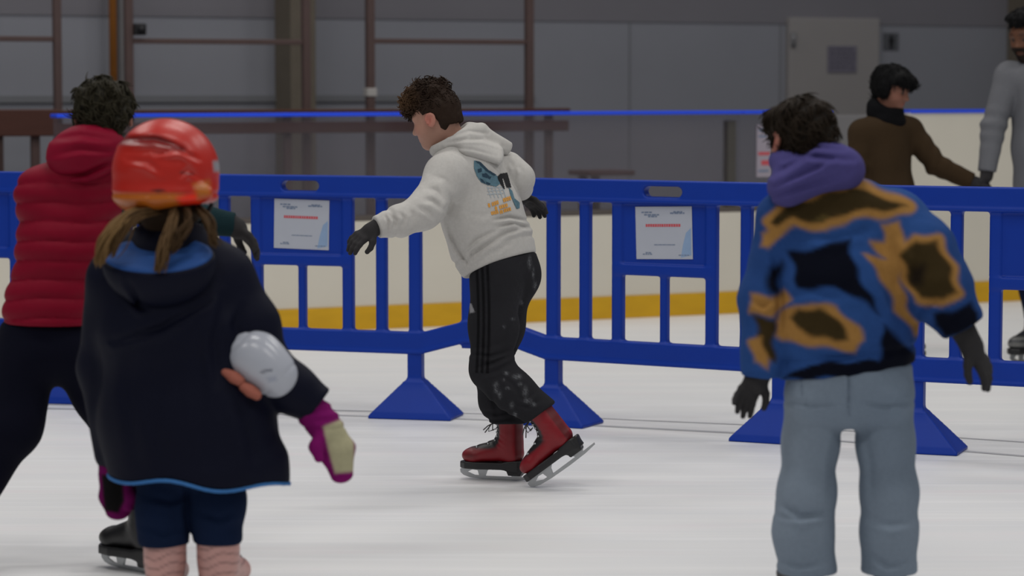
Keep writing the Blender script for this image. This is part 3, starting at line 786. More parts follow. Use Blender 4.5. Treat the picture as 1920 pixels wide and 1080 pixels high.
J = dict(L=bl, neck=B(858, 272, 0), chest=B(882, 330, 0), waist=B(915, 430, .02), pelvis=B(945, 495, .02),
         shL=B(838, 330, -.12), elL=B(792, 398, -.26), wrL=B(706, 425, -.33), shR=B(922, 312, .12), elR=B(974, 334, .06), wrR=B(976, 362, .16),
         hipL=B(932, 515, -.05), knL=B(922, 690, -.10), anL=skL.w(-.034, 0, .085), hipR=B(958, 512, .08), knR=B(918, 688, .07), anR=skR.w(-.034, 0, .085),
         ftL=nrm((-.78, .1, -.62)), ftR=nrm((-.97, .24, 0)), hdL=nrm(B(652, 462, -.38) - B(706, 425, -.33)), hdR=nrm(B(1008, 385, .22) - B(976, 362, .16)))
build_body(J, BH, boy, boff, skin_colour(BH, (142, 108, 94), (168, 84, 76), (40, 30, 24)), .0055, .92)

def hood_d(P):
    d = torus(P, B(850, 264, .0), B(850, 264, 0) - B(884, 330, 0), .062, .028)
    d = smin(d, ecap(P, B(872, 268, -.05), B(930, 288, -.02), (.085, .040), (.075, .026), bl), .03)
    d = smin(d, cap(P, B(868, 258, .0), B(902, 245, .04), .045, .026), .03)
    d = smin(d, ecap(P, B(900, 258, .04), B(953, 279, .04), (.05, .034), (.022, .009), (-.3, 0, .9)), .012)
    d = smax(d, -(sph(P, BH.w(-.01, 0, .005), .096)), .015)
    d = d + grooves(P, [([(835, 268), (870, 262), (905, 262), (945, 275)], 3.0, .8), ([(845, 256), (880, 246), (915, 250)], 3.0, .7), ([(840, 276), (885, 280), (930, 292)], 3.0, .6)], .006)
    return d + waves(P, 21, 34, .0018, (.4, .2, -1), 3)
hem_n = nrm(np.array([.38, -.20, -1.0])); hem_p = (B(886, 518, .0) + B(1002, 470, -.0)) / 2
CRE = [([(838, 408), (846, 440), (862, 476)], 5, 1.0), ([(866, 505), (905, 462), (950, 436), (990, 424)], 5, 1.3), ([(862, 478), (895, 448), (935, 430)], 4.5, 1.1), ([(872, 512), (915, 482), (960, 452)], 5, .8),
       ([(925, 412), (955, 407), (990, 414)], 3.5, 1.5), ([(930, 425), (965, 418), (992, 428)], 3.5, 1.0), ([(856, 465), (868, 484), (880, 498)], 4, 1.1), ([(875, 490), (888, 470), (900, 462)], 4, .9),
       ([(800, 352), (818, 358), (832, 374)], 5, .8), ([(792, 374), (812, 378), (830, 392)], 5, 1.0), ([(785, 390), (803, 398), (815, 412)], 4.5, .8), ([(810, 330), (830, 336), (845, 350)], 6, .6), ([(838, 350), (846, 380), (838, 405)], 6, 1.0),
       ([(748, 398), (758, 410), (752, 428)], 4, .9), ([(732, 402), (741, 414), (738, 430)], 3.5, 1.0), ([(766, 392), (774, 404), (772, 422)], 5, .7), ([(722, 404), (729, 416), (727, 434)], 3, .9),
       ([(860, 300), (890, 340), (900, 390)], 8, .4), ([(880, 400), (905, 405), (925, 395)], 6, .5), ([(955, 300), (966, 316), (964, 330)], 4, .6), ([(968, 306), (980, 322), (978, 340)], 4, .5)]
def hoodie_d(P):
    d = echain(P, [B(878, 325, 0), B(903, 400, .01), B(928, 470, .02), B(943, 514, .02)], [(.158, .105), (.146, .122), (.142, .122), (.132, .116)], bl, .06)
    d = smin(d, cap(P, J['shL'], J['shR'], .074, .070), .06)
    d = smin(d, cap(P, B(862, 292, 0), B(880, 330, 0), .085, .10), .05)
    d = smin(d, sph(P, B(885, 472, -.02), .055), .06)                                     # cloth hanging away from the belly
    h = -plane(P, hem_p, hem_n)
    sl = chain(P, [J['shL'], B(803, 385, -.22), J['elL'], B(745, 416, -.31), B(711, 425, -.335)], [.074, .062, .058, .050, .042], .03)
    ax = nrm(B(711, 425, -.33) - J['elL']); tl = (P - V3(B(711, 425, -.335))) @ V3(ax)
    sl = smax(sl, tl - .012, .006); cuff = np.exp(-((tl + .045) / .010) ** 2)
    sl = sl + .006 * cuff * (tl > -.1)
    sr = chain(P, [J['shR'], B(950, 318, .08), J['elR'], B(976, 352, .12)], [.074, .058, .049, .045], .03)
    axr = nrm(J['wrR'] - J['elR']); tr_ = (P - V3(J['wrR'])) @ V3(axr); sr = smax(sr, tr_ - .004, .008)
    d = smin(d, sl, .025); d = smin(d, sr, .007)
    d = d + grooves(P, CRE, .008) * np.clip(h / .05, 0, 1)
    rib = .0012 * np.sin(np.arctan2((P - V3(hem_p)) @ V3(bl), (P - V3(hem_p)) @ V3(bf)) * 90)
    d = d + (rib + .003) * soft(h - .058, .003) + .006 * np.exp(-((h - .060) / .007) ** 2)
    d = d + waves(P, 3, 18, .0022, (.75, .3, .6), 4, .5) * np.clip(h / .1, 0, 1)
    d = smax(d, -h, .006)
    neck = sph(P, BH.w(-.005, 0, -.01), .10); d = smax(d, -neck, .02)
    return d
lo, hi = lim([J['neck'], J['shL'], J['shR'], J['elL'], J['wrL'], J['elR'], J['wrR'], J['pelvis'], hem_p], .17)
hoodie = put('hoodie', hoodie_d, lo, hi, .0052, M['col'], boy, (158, 156, 153), boff)
lo, hi = lim([B(835, 262, 0), B(960, 280, 0)], .16)
put('hood', hood_d, lo, hi, .0045, M['col'], hoodie, (158, 156, 153), boff)

# print on the back of the hoodie
pc = mat('teal_print', (58, 80, 90), .8, .6, 60, 0); pd = mat('dark_teal_print', (26, 42, 54), .8, .2, 80, 0); pb = mat('black_print', (16, 16, 18), .8, .1, 80, 0); po = mat('orange_print', (150, 106, 44), .8, .12, 120, 0); pg = mat('pale_blue_print', (118, 126, 132), .8, .1, 80, 0)
decal('teal_print', hoodie.name, [[(888, 301), (898, 303), (910, 315), (926, 327), (938, 333), (937, 345), (930, 350), (914, 347), (902, 342), (894, 331), (888, 315)], [(953, 352), (960, 358), (964, 372), (974, 380), (974, 390), (968, 392), (963, 381), (957, 367)]], pc, hoodie, boff, .9)
decal('dark_print', hoodie.name, [[(890, 302), (900, 304), (914, 318), (930, 328), (926, 330), (910, 320), (898, 308)], [(895, 318), (902, 315), (903, 322), (896, 324)], [(903, 326), (911, 325), (917, 330), (912, 334), (904, 331)], [(912, 332), (921, 331), (918, 337)], [(899, 334), (905, 337), (910, 345), (902, 340)], [(911, 341), (919, 344), (918, 347), (911, 345)]], pd, hoodie, boff, .9, .0024)
decal('black_print', hoodie.name, [[(932, 331), (937, 326), (950, 324), (953, 334), (958, 352), (949, 352), (943, 334), (941, 335), (946, 355), (943, 354), (937, 344), (933, 337)]], pb, hoodie, boff, .9, .0024)
lines = [[(913 + i * 7, 350), (914.2 + i * 7, 350), (921 + i * 7, 371), (919.8 + i * 7, 371)] for i in range(5)] + [[(913, 352 + 6 * i), (944, 350 + 6 * i), (944, 351.2 + 6 * i), (913, 353.2 + 6 * i)] for i in range(3)]
decal('line_print', hoodie.name, lines, pg, hoodie, boff, 1.0)
words = []
def word(x0, y0, x1, y1, h, n):
    for i in range(n):
        u0, u1 = i / n, (i + .78) / n
        words.append([(x0 + (x1 - x0) * u0, y0 + (y1 - y0) * u0), (x0 + (x1 - x0) * u1, y0 + (y1 - y0) * u1), (x0 + (x1 - x0) * u1 + 1.5, y0 + (y1 - y0) * u1 + h), (x0 + (x1 - x0) * u0 + 1.5, y0 + (y1 - y0) * u0 + h)])
word(914, 382, 919, 381, 7, 1); word(921, 380, 934, 375.5, 7, 4); word(942, 372.5, 957, 367.5, 7, 4)
word(927, 388, 932, 386.5, 6.5, 1); word(935, 386, 951, 381, 6.5, 4)
word(920, 397, 934, 394, 6.5, 4); word(936, 395, 942, 393, 6.5, 2); word(943, 392, 957, 388, 6.5, 4)
decal('orange_lettering', hoodie.name, words, po, hoodie, boff, .8, .0022)

# trousers with three darker stripes and smears of snow
TCR = [([(884, 664), (920, 668), (962, 656)], 4, 1.2), ([(893, 690), (925, 680), (962, 664)], 4, 1.4), ([(900, 706), (930, 695), (958, 682)], 4, .8), ([(890, 650), (915, 652), (945, 640)], 5, .6), ([(985, 500), (984, 540), (968, 600), (958, 640)], 6, .9), ([(935, 700), (960, 720), (990, 760)], 5, .8), ([(900, 500), (925, 540), (930, 600)], 9, .5),
       ([(912, 715), (925, 745), (935, 790)], 5, .7), ([(905, 770), (930, 776), (958, 770)], 4, .8), ([(908, 784), (930, 788), (962, 784)], 3.5, .9), ([(970, 758), (990, 765), (1018, 748)], 4, .8), ([(962, 742), (985, 748), (1005, 735)], 4, .6)]
def trousers_d(P):
    d = ecap(P, B(950, 470, .02), B(944, 520, .015), (.108, .092), (.118, .098), bl)
    d = smin(d, chain(P, [J['hipL'], B(925, 610, -.08), J['knL'], B(962, 732, -.11), skL.w(-.028, 0, .15)], [.090, .082, .070, .068, .060], .04), .05)
    d = smin(d, chain(P, [J['hipR'], B(938, 610, .08), B(920, 690, .07), B(934, 750, .07), skR.w(-.030, 0, .15)], [.090, .080, .063, .060, .058], .04), .05)
    d = smin(d, sph(P, B(975, 512, .02), .05), .08)
    cutR = plane(P, skR.w(-.03, 0, .152), -skR.u); cutL = plane(P, skL.w(-.03, 0, .150), -skL.u)
    d = np.where((P[:, 1] > YB - .03) | (P[:, 2] > .6), smax(d, cutR, .01), smax(d, cutL, .01))
    d = d + np.clip(-plane(P, hem_p, hem_n) + .004, 0, .03) * .8
    d = d + grooves(P, TCR, .0062)
    return d + waves(P, 9, 26, .0018, (.6, .2, .6), 4, .7)
lo, hi = lim([J['pelvis'], J['hipL'], J['hipR'], J['knL'], J['knR'], B(1012, 795, -.12), B(940, 810, .06)], .14)
rs = np.random.RandomState(8)
snow = [(993, 492, 3, 9), (1000, 512, 2, 8), (1003, 535, 3, 6), (962, 598, 3, 2), (945, 612, 2, 3), (978, 568, 3, 4), (930, 722, 4, 5), (937, 740, 3, 6), (949, 700, 4, 3), (970, 706, 7, 4), (985, 735, 4, 8), (975, 720, 3, 3), (960, 760, 3, 5), (990, 752, 6, 4), (966, 777, 3, 4), (952, 728, 4, 2), (944, 712, 2, 2), (1000, 758, 4, 3), (930, 733, 3, 4)]
def trouser_col(V, N):
    px, py = proj(V); c = np.tile(clin((31, 31, 34)), (len(V), 1)); face = N[:, 1] < .15
    for x0 in (897, 907, 917):
        bx = x0 + 3 * np.sin((py - 500) / 190 * 3.1) - 3
        c = blend(c, clin((12, 12, 14)), soft(np.abs(px - bx) - 2.6, 1.2) * ((py > 485) & (py < 700) & face & (V[:, 1] < YB + .03)))
    n = .5 + .5 * np.sin(px * .9 + 2 * np.sin(py * .53)) * np.sin(py * .8 + 1.7 * np.sin(px * .37))
    for x, y, w, h_ in snow:
        c = blend(c, clin((112, 114, 118)), .75 * n * np.exp(-((px - x) / w) ** 2 - ((py - y) / h_) ** 2) * face)
    mk = sdpoly(px, py, [(880, 568), (884, 570), (890, 585), (881, 587)]); c = blend(c, clin((130, 130, 134)), .8 * soft(mk, 1) * face)
    lg = np.exp(-((px - 975) / 14) ** 2) * np.exp(-((py - 570) / 60) ** 2) * n; c = blend(c, clin((44, 44, 47)), .5 * lg * face)
    return c
put('trousers', trousers_d, lo, hi, .005, M['col'], boy, trouser_col, boff)

# gloves
knit = mat('black_knit_glove', (30, 29, 30), .95, .15, 160, .4, bdist=.002)
gl = put('glove', lambda P: smin(hand_d(P, B(700, 428, -.335), B(652, 462, -.38) - B(704, 426, -.335), (-.2, .3, -.9), .92, (.25, .28, .35, .45), .10, 1), cap(P, B(712, 423, -.33), B(694, 433, -.34), .029, .027), .01), *lim([B(705, 425, -.33), B(650, 462, -.38)], .07), .0028, knit, boy, None, boff)
gr = put('glove', lambda P: smin(hand_d(P, B(976, 366, .17), B(1006, 386, .20) - B(976, 366, .17), (.1, -.3, -.9), .92, (.3, .3, .35, .4), .08, -1), cap(P, B(975, 352, .12), B(977, 370, .17), .03, .027), .01), *lim([B(970, 350, .12), B(1015, 395, .25)], .06), .003, knit, boy, None, boff)

# skates
def toe_scuff(q, c):
    c = blend(c, clin((52, 30, 30)), .6 * np.exp(-((q[:, 0] - .12) / .03) ** 2 - ((q[:, 2] - .03) / .012) ** 2)); return c
red = (104, 12, 22)
skate(boy, boff, skR, 1.0, red, shade=toe_scuff, label='dark red laced skate flat on the ice')
skate(boy, boff, skL, 1.0, red, label='dark red skate tipped onto its toe')
# hair: short sides and back, curly top with a fringe
def hair_d(P):
    q = BH.loc(P)
    cap_ = ell(q, (-.007, 0, .034), (.098, .082, .088))
    top = smin(ell(q, (.004, 0, .108), (.084, .074, .048)), ell(q, (.074, 0, .074), (.038, .064, .040)), .04)
    top = top - .006 * np.sin(q[:, 0] * 95 + 2 * np.sin(q[:, 1] * 60)) * np.sin(q[:, 1] * 90 + 2 * np.sin(q[:, 2] * 70)) - .003 * np.sin(q[:, 0] * 210 + 3 * q[:, 2] * 60) * np.sin(q[:, 2] * 190 + q[:, 1] * 150)
    cap_ = smin(cap_, ell(q, (-.045, 0, -.016), (.054, .062, .046)), .02)
    side = smax(cap_, -(q[:, 2] + .062 + .9 * np.clip(q[:, 0] + .03, -.03, .2)), .008)
    side = smax(side, q[:, 0] - .036 - np.clip(.55 * (q[:, 2] - .05), -.03, .1), .01)
    side = smax(side, -ell(q, (.006, 0, -.014), (.036, .2, .044)), .008)
    d = smin(side, top, .02)
    return (d + waves(q, 31, 190, .0012, None, 4)) * BH.k
def hair_col(V):
    q = BH.loc(V.astype(np.float32)); c = np.tile(clin((34, 24, 18)), (len(V), 1))
    c = blend(c, clin((72, 52, 34)), np.clip((q[:, 0] + .0) / .12, 0, 1) * np.clip((q[:, 2] - .03) / .06, 0, 1)); return c
lo, hi = lim([BH.w(-.12, -.1, -.09), BH.w(.15, .1, .15), BH.w(-.12, .1, .15), BH.w(.15, -.1, -.09)], .03)
hr = put('hair', hair_d, lo, hi, .0035, M['hair'], boy, lambda V, N: hair_col(V), boff)
rg = np.random.RandomState(5); strands = []
HV = o_data[hr.name][0]; HN = vnormals(*o_data[hr.name]); hq = BH.loc(HV.astype(np.float32))
cand = np.nonzero((hq[:, 2] > .045) | (hq[:, 0] > .07))[0]
for i in rg.choice(cand, 1500):
    p, n = HV[i], HN[i]; t = nrm(np.cross(n, rg.normal(size=3)) + .5 * BH.f); b_ = np.cross(n, t); r = rg.uniform(.004, .009); m = np.linspace(0, 1, 9); w_ = m * rg.uniform(3.5, 6.5) + rg.uniform(6)
    strands.append(p + n * (-.0012 + r * .4 * np.sin(m * 3.1) - (m * .026) ** 2 / .15)[:, None] + np.outer(m * .026, t) + r * .8 * (np.outer(np.cos(w_), b_) + np.outer(np.sin(w_), n * .5)))
tubes('curls', strands, .0022, M['hair'], hr, boff, hair_col)
# ------------------------------------------------------------------ girl in the orange helmet, seen from behind
YG = Yof(716.0)
def G(px, py, dy=0.0): return W(px, py, YG + dy)
def base(px, s): p = W(px, 160 + CAMZ * s, Yof(s)); return np.array([p[0], p[1], 0.0])
goff = base(345, 716)
girl = person('child from behind in an orange helmet, long navy coat and white elbow pad', goff)
gf = nrm((.12, .99, 0)); gL = np.array([-gf[1], gf[0], 0])
GH = Frame3(G(312, 332, .0), (.12, .98, -.12), scale=.98)
gs = []
for px in (312, 415):
    p = G(px, 1100, .02); gs.append(Frame3((p[0], p[1], .061 * 1.2), (-.05 if px < 350 else .12, .99, 0), scale=1.2))
GJ = dict(L=gL, neck=G(308, 430, -.01), chest=G(312, 510), waist=G(330, 660), pelvis=G(348, 780),
          shL=G(222, 520), elL=G(196, 690, .07), wrL=G(217, 872, .06), shR=G(420, 522), elR=G(488, 682, -.03), wrR=G(590, 765, -.03),
          hipL=G(310, 810), knL=G(308, 950, -.01), anL=gs[0].w(-.024, 0, .09), hipR=G(395, 810), knR=G(405, 950, -.01), anR=gs[1].w(-.024, 0, .09),
          ftL=gs[0].f, ftR=gs[1].f, hdL=np.array([.02, 0, -1]), hdR=np.array([.3, 0, -1]))
build_body(GJ, GH, girl, goff, skin_colour(GH, (125, 92, 78), (140, 75, 68), (50, 36, 28)), .0075, .86)

ghem_n = nrm((-.06, -.03, -1)); ghem_p = G(350, 899, -.05)
GCR = [([(215, 640), (300, 615), (390, 565)], 7, 1.2), ([(235, 545), (262, 578), (275, 582)], 6, 1.0), ([(420, 560), (400, 640), (410, 720)], 9, .9), ([(455, 575), (440, 610), (452, 640)], 7, .6), ([(300, 700), (290, 790), (305, 880)], 14, .5), ([(450, 760), (470, 830), (480, 890)], 12, .7), ([(250, 640), (240, 740), (255, 860)], 12, .4), ([(380, 640), (375, 740), (385, 870)], 13, .45)]
def gcoat_raw(P):
    d = echain(P, [G(312, 490), G(325, 610), G(348, 780), G(368, 890, -.02)], [(.150, .115), (.182, .140), (.214, .155), (.232, .165)], gL, .08)
    d = smin(d, cap(P, GJ['shL'], GJ['shR'], .075, .075), .06)
    d = smin(d, cap(P, G(310, 478, .02), G(312, 510), .06, .10), .04)
    d = smin(d, cap(P, G(515, 860, -.05), G(522, 915, -.05), .025, .022), .06)                   # flared corner of the skirt
    sR = chain(P, [GJ['shR'], G(468, 610, -.01), GJ['elR'], G(548, 728, -.03), G(592, 758, -.03)], [.080, .078, .070, .060, .056], .03)
    ax = nrm(GJ['wrR'] - GJ['elR']); sR = smax(sR, (P - V3(G(592, 758, -.03))) @ V3(ax) - .008, .008)
    sL = chain(P, [GJ['shL'], GJ['elL'], G(214, 850, .06)], [.078, .066, .052], .03); sL = smax(sL, -(P[:, 2] - G(0, 875, .06)[2]), .008)
    return smin(d, sR, .025), sL
def gcoat_d(P):
    d, sL = gcoat_raw(P)
    h = -plane(P, ghem_p, ghem_n) + .010 * np.sin(P[:, 0] * 24 + .6)
    d = smax(d, -h, .006); d = smin(d, sL, .02)
    return d + grooves(P, GCR, .010) + waves(P, 41, 14, .004, (.8, .2, .5), 4, .6)
lo, hi = lim([GJ['shL'], GJ['shR'], GJ['elR'], GJ['elL'], GJ['wrR'], GJ['wrL'], G(200, 905), G(540, 915), GJ['neck']], .17)
def gcoat_col(V, N): return np.tile(clin((9, 11, 25)), (len(V), 1))
coat = put('coat', gcoat_d, lo, hi, .0075, M['shell'], girl, gcoat_col, goff)
def gpipe_d(P):
    d, sL = gcoat_raw(P); h = -plane(P, ghem_p, ghem_n) + .010 * np.sin(P[:, 0] * 24 + .6)
    return np.maximum(np.abs(d + waves(P, 41, 14, .004, (.8, .2, .5), 4, .6) + .002) - .005, np.abs(h + .001) - .0045)
tag(put('hem_piping', gpipe_d, *lim([G(190, 890), G(560, 925)], .2), .0045, M['shell'], coat, (48, 92, 142), goff), label='light blue hem piping')
HC = G(298, 492, -.12)
def ghood_cut(P): return plane(P, G(298, 470, -.10), np.cross(gL, nrm(G(298, 424, -.01) - G(298, 504, -.20))) * -1)
def ghood_d(P):
    d = ell(P, HC, (.148, .085, .115), np.stack([-gL, gf, (0, 0, 1)], 1)); inn = ell(P, HC, (.136, .074, .105), np.stack([-gL, gf, (0, 0, 1)], 1))
    d = smax(d, -smin(inn, -np.minimum(-ghood_cut(P) - .03, 1) * 0 + inn, .0), .004) if False else d
    c = ghood_cut(P); sgn = 1.0
    return smax(d, c, .008) + grooves(P, [([(215, 560), (290, 600), (385, 560)], 7, .8), ([(240, 530), (265, 575), (280, 580)], 6, 1.0)], .010)
# make sure the cut removes the upper side
if ghood_cut(np.array([G(298, 380, -.12)], np.float32))[0] < 0:
    _gc = ghood_cut
    def ghood_cut(P): return -_gc(P)
hood_o = put('hood', ghood_d, *lim([HC], .2), .006, M['shell'], coat, gcoat_col, goff)
def glin_d(P):
    R_ = np.stack([-gL, gf, (0, 0, 1)], 1)
    d = ell(P, HC + np.array([0, .0, .006]), (.140, .080, .108), R_)
    return smax(smax(d, ghood_cut(P) - .008, .006), -ell(P, G(298, 455, -.12), (.085, .045, .022), R_), .02)
tag(put('hood_lining', glin_d, *lim([HC], .2), .006, M['shell'], coat, (36, 66, 118), goff), label='blue hood lining')

# helmet
HLc = G(311, 322, .0)
RHL = np.stack([-gL, gf, (0, 0, 1)], 1)
VENT = [([(222, 262), (290, 262), (345, 278)], 6.5, 1.0), ([(292, 286), (340, 282), (372, 300)], 5, .7), ([(340, 330), (352, 318), (368, 330)], 5, .5), ([(240, 300), (275, 304), (300, 322)], 6, .35)]
def helm_d(P):
    d = ell(P, HLc, (.138, .150, .138), RHL)
    d = smin(d, ell(P, HLc + np.array([.0, -.02, -.06]), (.134, .135, .05), RHL), .03)
    d = smax(d, -(P[:, 2] - (G(311, 389)[2] + .012 * np.sin((P[:, 0] - HLc[0]) * 14))), .012)
    d = smax(d, -ell(P, HLc + np.array([0, .02, -.03]), (.112, .122, .118), RHL), .004)
    d = d + grooves(P, VENT, .013) * (P[:, 1] < HLc[1])
    rim = np.exp(-((P[:, 2] - G(0, 362)[2]) / .006) ** 2); d = d + .004 * rim
    d = smin(d, ell(P, G(375, 362, -.10), (.034, .02, .026), RHL), .01)
    return d
def helm_col(V, N):
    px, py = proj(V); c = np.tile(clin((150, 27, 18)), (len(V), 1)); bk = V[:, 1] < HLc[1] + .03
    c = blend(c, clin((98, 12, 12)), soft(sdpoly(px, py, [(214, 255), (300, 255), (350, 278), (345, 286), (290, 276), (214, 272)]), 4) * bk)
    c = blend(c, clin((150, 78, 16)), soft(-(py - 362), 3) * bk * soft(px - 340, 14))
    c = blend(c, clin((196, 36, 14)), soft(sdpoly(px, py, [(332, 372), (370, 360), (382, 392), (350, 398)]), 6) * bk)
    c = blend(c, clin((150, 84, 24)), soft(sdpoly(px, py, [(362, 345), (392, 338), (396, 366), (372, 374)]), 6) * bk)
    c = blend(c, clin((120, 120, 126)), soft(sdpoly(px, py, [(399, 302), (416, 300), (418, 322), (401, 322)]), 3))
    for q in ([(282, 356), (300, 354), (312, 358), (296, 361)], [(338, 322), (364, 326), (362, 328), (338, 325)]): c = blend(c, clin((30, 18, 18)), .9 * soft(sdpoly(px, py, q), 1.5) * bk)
    return c
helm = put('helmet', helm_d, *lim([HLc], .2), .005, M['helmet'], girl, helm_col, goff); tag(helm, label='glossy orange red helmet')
mb = MB()
for s in (-1, 1):
    mb.tube([HLc + s * np.array([.118, 0, 0]) + np.array([0, .0, -.085]) - goff, HLc + np.array([s * .09, .06, -.13]) - goff, HLc + np.array([s * .02, .085, -.165]) - goff], .006, 8)
mb.build('chin_strap', M['dark'], helm)
# hair under the helmet
def ghair_d(P):
    d = ell(P, G(318, 396, -.03), (.088, .07, .042), RHL); d = smin(d, cap(P, G(312, 396, -.03), G(310, 420, -.03), .055, .045), .03)
    return d + waves(P, 51, 60, .003, (1, 0, .2), 3)
gh = put('hair', ghair_d, *lim([G(318, 400, -.03)], .15), .005, M['hair'], girl, (40, 28, 17), goff)
rg = np.random.RandomState(2)
def lock(pts, n, spread, r, colr, name='lock'):
    st = []
    for _ in range(n):
        o = rg.normal(size=3) * spread; a = [np.asarray(p) for p in pts]; tt = np.linspace(0, 1, 12); st_ = []
        for t in tt:
            m = len(a) - 1; i = min(int(t * m), m - 1); f = t * m - i; p0, p1, p2, p3 = a[max(i - 1, 0)], a[i], a[i + 1], a[min(i + 2, m)]
            p = .5 * ((2 * p1) + (-p0 + p2) * f + (2 * p0 - 5 * p1 + 4 * p2 - p3) * f * f + (-p0 + 3 * p1 - 3 * p2 + p3) * f ** 3)
            st_.append(p + o * (.5 + .8 * t) * (1 if t < .8 else 1 - (t - .8) * 2) + .004 * np.array([math.sin(9 * t + o[0] * 400), 0, 0]))
        st.append(st_)
    tubes(name, st, r, M['hair'], gh, goff, colr)
lock([G(275, 392, -.10), G(232, 412, -.17), G(200, 450, -.19), G(186, 492, -.19)], 90, .0075, .0036, (96, 74, 46))
lock([G(292, 395, -.11), G(255, 405, -.16), G(228, 435, -.19), G(210, 478, -.2)], 40, .006, .0034, (70, 52, 32))
lock([G(326, 394, -.12), G(318, 430, -.17), G(306, 470, -.20), G(298, 506, -.21)], 70, .0065, .0034, (74, 56, 36))
lock([G(350, 392, -.11), G(356, 415, -.15), G(340, 440, -.18), G(322, 470, -.2)], 40, .006, .0034, (54, 39, 24))
lock([G(372, 392, -.08), G(390, 412, -.13), G(398, 440, -.15), G(404, 458, -.15)], 50, .007, .0034, (58, 43, 27))

# elbow pad, mittens
RE = np.stack([nrm((.72, 0, -.69)), (0, 1, 0), nrm((.69, 0, .72))], 1)
def pad_d(P):
    d = smin(ell(P, G(474, 668, -.07), (.074, .066, .074), RE), ell(P, G(515, 702, -.075), (.064, .056, .058), RE), .05)
    d = smax(d, -chain(P, [GJ['shR'], GJ['elR'], GJ['wrR']], [.074, .062, .05], .03), .006)
    q = (P - V3(G(490, 684, -.08))) @ RE.astype(np.float32)
    return d + .0025 * np.exp(-((np.abs(q[:, 0] + .01) - .07) / .004) ** 2)
def pad_col(V, N):
    px, py = proj(V); c = np.tile(clin((146, 149, 158)), (len(V), 1))
    c = blend(c, clin((80, 82, 92)), soft(sdpoly(px, py, [(488, 696), (510, 691), (511, 695), (489, 700)]), 1))
    c = blend(c, clin((118, 124, 140)), .6 * soft(sdpoly(px, py, [(500, 708), (518, 704), (520, 714), (503, 718)]), 2))
    return c
pad = put('elbow_pad', pad_d, *lim([G(488, 684, -.07)], .17), .005, M['gloss'], girl, pad_col, goff); tag(pad, label='white hard shell elbow pad')
def strap(name, pts, r, colr, lab):
    tag(put(name, lambda P: echain(P, pts, [r] * len(pts), (0, 1, 0), .01), *lim(pts, .06), .005, M['shell'], pad, colr, goff), label=lab)
strap('strap', [G(428, 700, -.11), G(440, 708, -.12), G(450, 714, -.12)], (.03, .014), (132, 78, 66), 'salmon pink pad strap')
strap('strap', [G(460, 726, -.12), G(470, 733, -.125), G(480, 739, -.12)], (.03, .014), (132, 78, 66), 'salmon pink pad strap')
strap('strap', [G(518, 662, -.05), G(535, 690, -.06), G(550, 712, -.05)], (.03, .014), (88, 90, 94), 'grey pad strap')
def mit_col(poly, c1, c0):
    def fn(V, N):
        px, py = proj(V); c = np.tile(clin(c0), (len(V), 1)); return blend(c, clin(c1), soft(sdpoly(px, py, poly), 2.5) * (N[:, 1] < .35))
    return fn
def mitR_d(P):
    d = chain(P, [G(578, 762, -.03), G(598, 785, -.035), G(612, 805, -.04)], [.044, .040, .036], .02)
    d = smin(d, echain(P, [G(612, 800, -.04), G(632, 845, -.045), G(641, 890, -.045)], [(.040, .026), (.046, .028), (.030, .022)], (1, 0, .25), .02), .02)
    d = smin(d, chain(P, [G(604, 810, -.06), G(592, 838, -.085), G(598, 858, -.09)], [.018, .017, .013], .01), .016)
    return d + .002 * np.sin(P[:, 2] * 260) * (P[:, 2] > G(0, 800)[2])
tag(put('mitten', mitR_d, *lim([G(575, 755), G(650, 920)], .1), .005, M['col'], girl, mit_col([(606, 800), (640, 786), (664, 830), (664, 884), (628, 888), (616, 846)], (142, 138, 112), (98, 14, 78)), goff), label='magenta mitten with cream back')
def mitL_d(P):
    d = chain(P, [G(214, 868, .06), G(216, 892, .05)], [.042, .038], .02)
    d = smin(d, echain(P, [G(216, 892, .05), G(219, 930, .05), G(222, 958, .05)], [(.040, .028), (.044, .030), (.034, .024)], (1, 0, 0), .02), .02)
    return smin(d, chain(P, [G(236, 905, .03), G(246, 930, .02), G(242, 950, .02)], [.018, .017, .013], .01), .016)
tag(put('mitten', mitL_d, *lim([G(200, 860, .05), G(245, 980, .05)], .1), .005, M['col'], girl, mit_col([(190, 890), (230, 890), (233, 940), (222, 962), (196, 958)], (14, 13, 14), (84, 10, 66)), goff), label='black and magenta mitten')
# jeans and pink skates
def gleg_d(P):
    d = echain(P, [G(350, 780), G(352, 850)], [(.13, .10), (.135, .105)], gL, .03)
    for h, k, F, x in (('hipL', 'knL', gs[0], 0), ('hipR', 'knR', gs[1], 0)):
        l = chain(P, [GJ[h], GJ[k], F.w(-.03, 0, .13)], [.082, .072, .070], .03); l = smax(l, -(P[:, 2] - F.w(0, 0, .108)[2]), .008); d = smin(d, l, .02)
    d = d + grooves(P, [([(352, 905), (350, 960), (356, 1010)], 6, .9), ([(275, 930), (320, 940), (345, 930)], 7, .5), ([(375, 960), (410, 972), (445, 960)], 7, .5), ([(265, 985), (305, 1000), (345, 990)], 6, .6)], .008)
    return d + waves(P, 55, 25, .003, (.3, 0, 1), 4)
put('jeans', gleg_d, *lim([G(350, 760), gs[0].c, gs[1].c], .16), .006, M['col'], girl, (13, 24, 46), goff)
def pinkshade(q, c):
    c = np.tile(clin((168, 128, 122)), (len(q), 1))
    c = blend(c, clin((78, 52, 52)), .9 * np.clip(1.6 * np.sin(q[:, 2] * 300 + 40 * q[:, 1] + 1.5 * np.sin(90 * q[:, 1])) - .95, 0, 1) * (q[:, 2] > .03)); return c
for i, F in enumerate(gs):
    skate(girl, goff, F, 1.0, (168, 128, 122), tongue=(120, 88, 84), sole=(70, 46, 46), h=.0055, shade=pinkshade, lace_col=(150, 140, 140), label='pale pink skate')

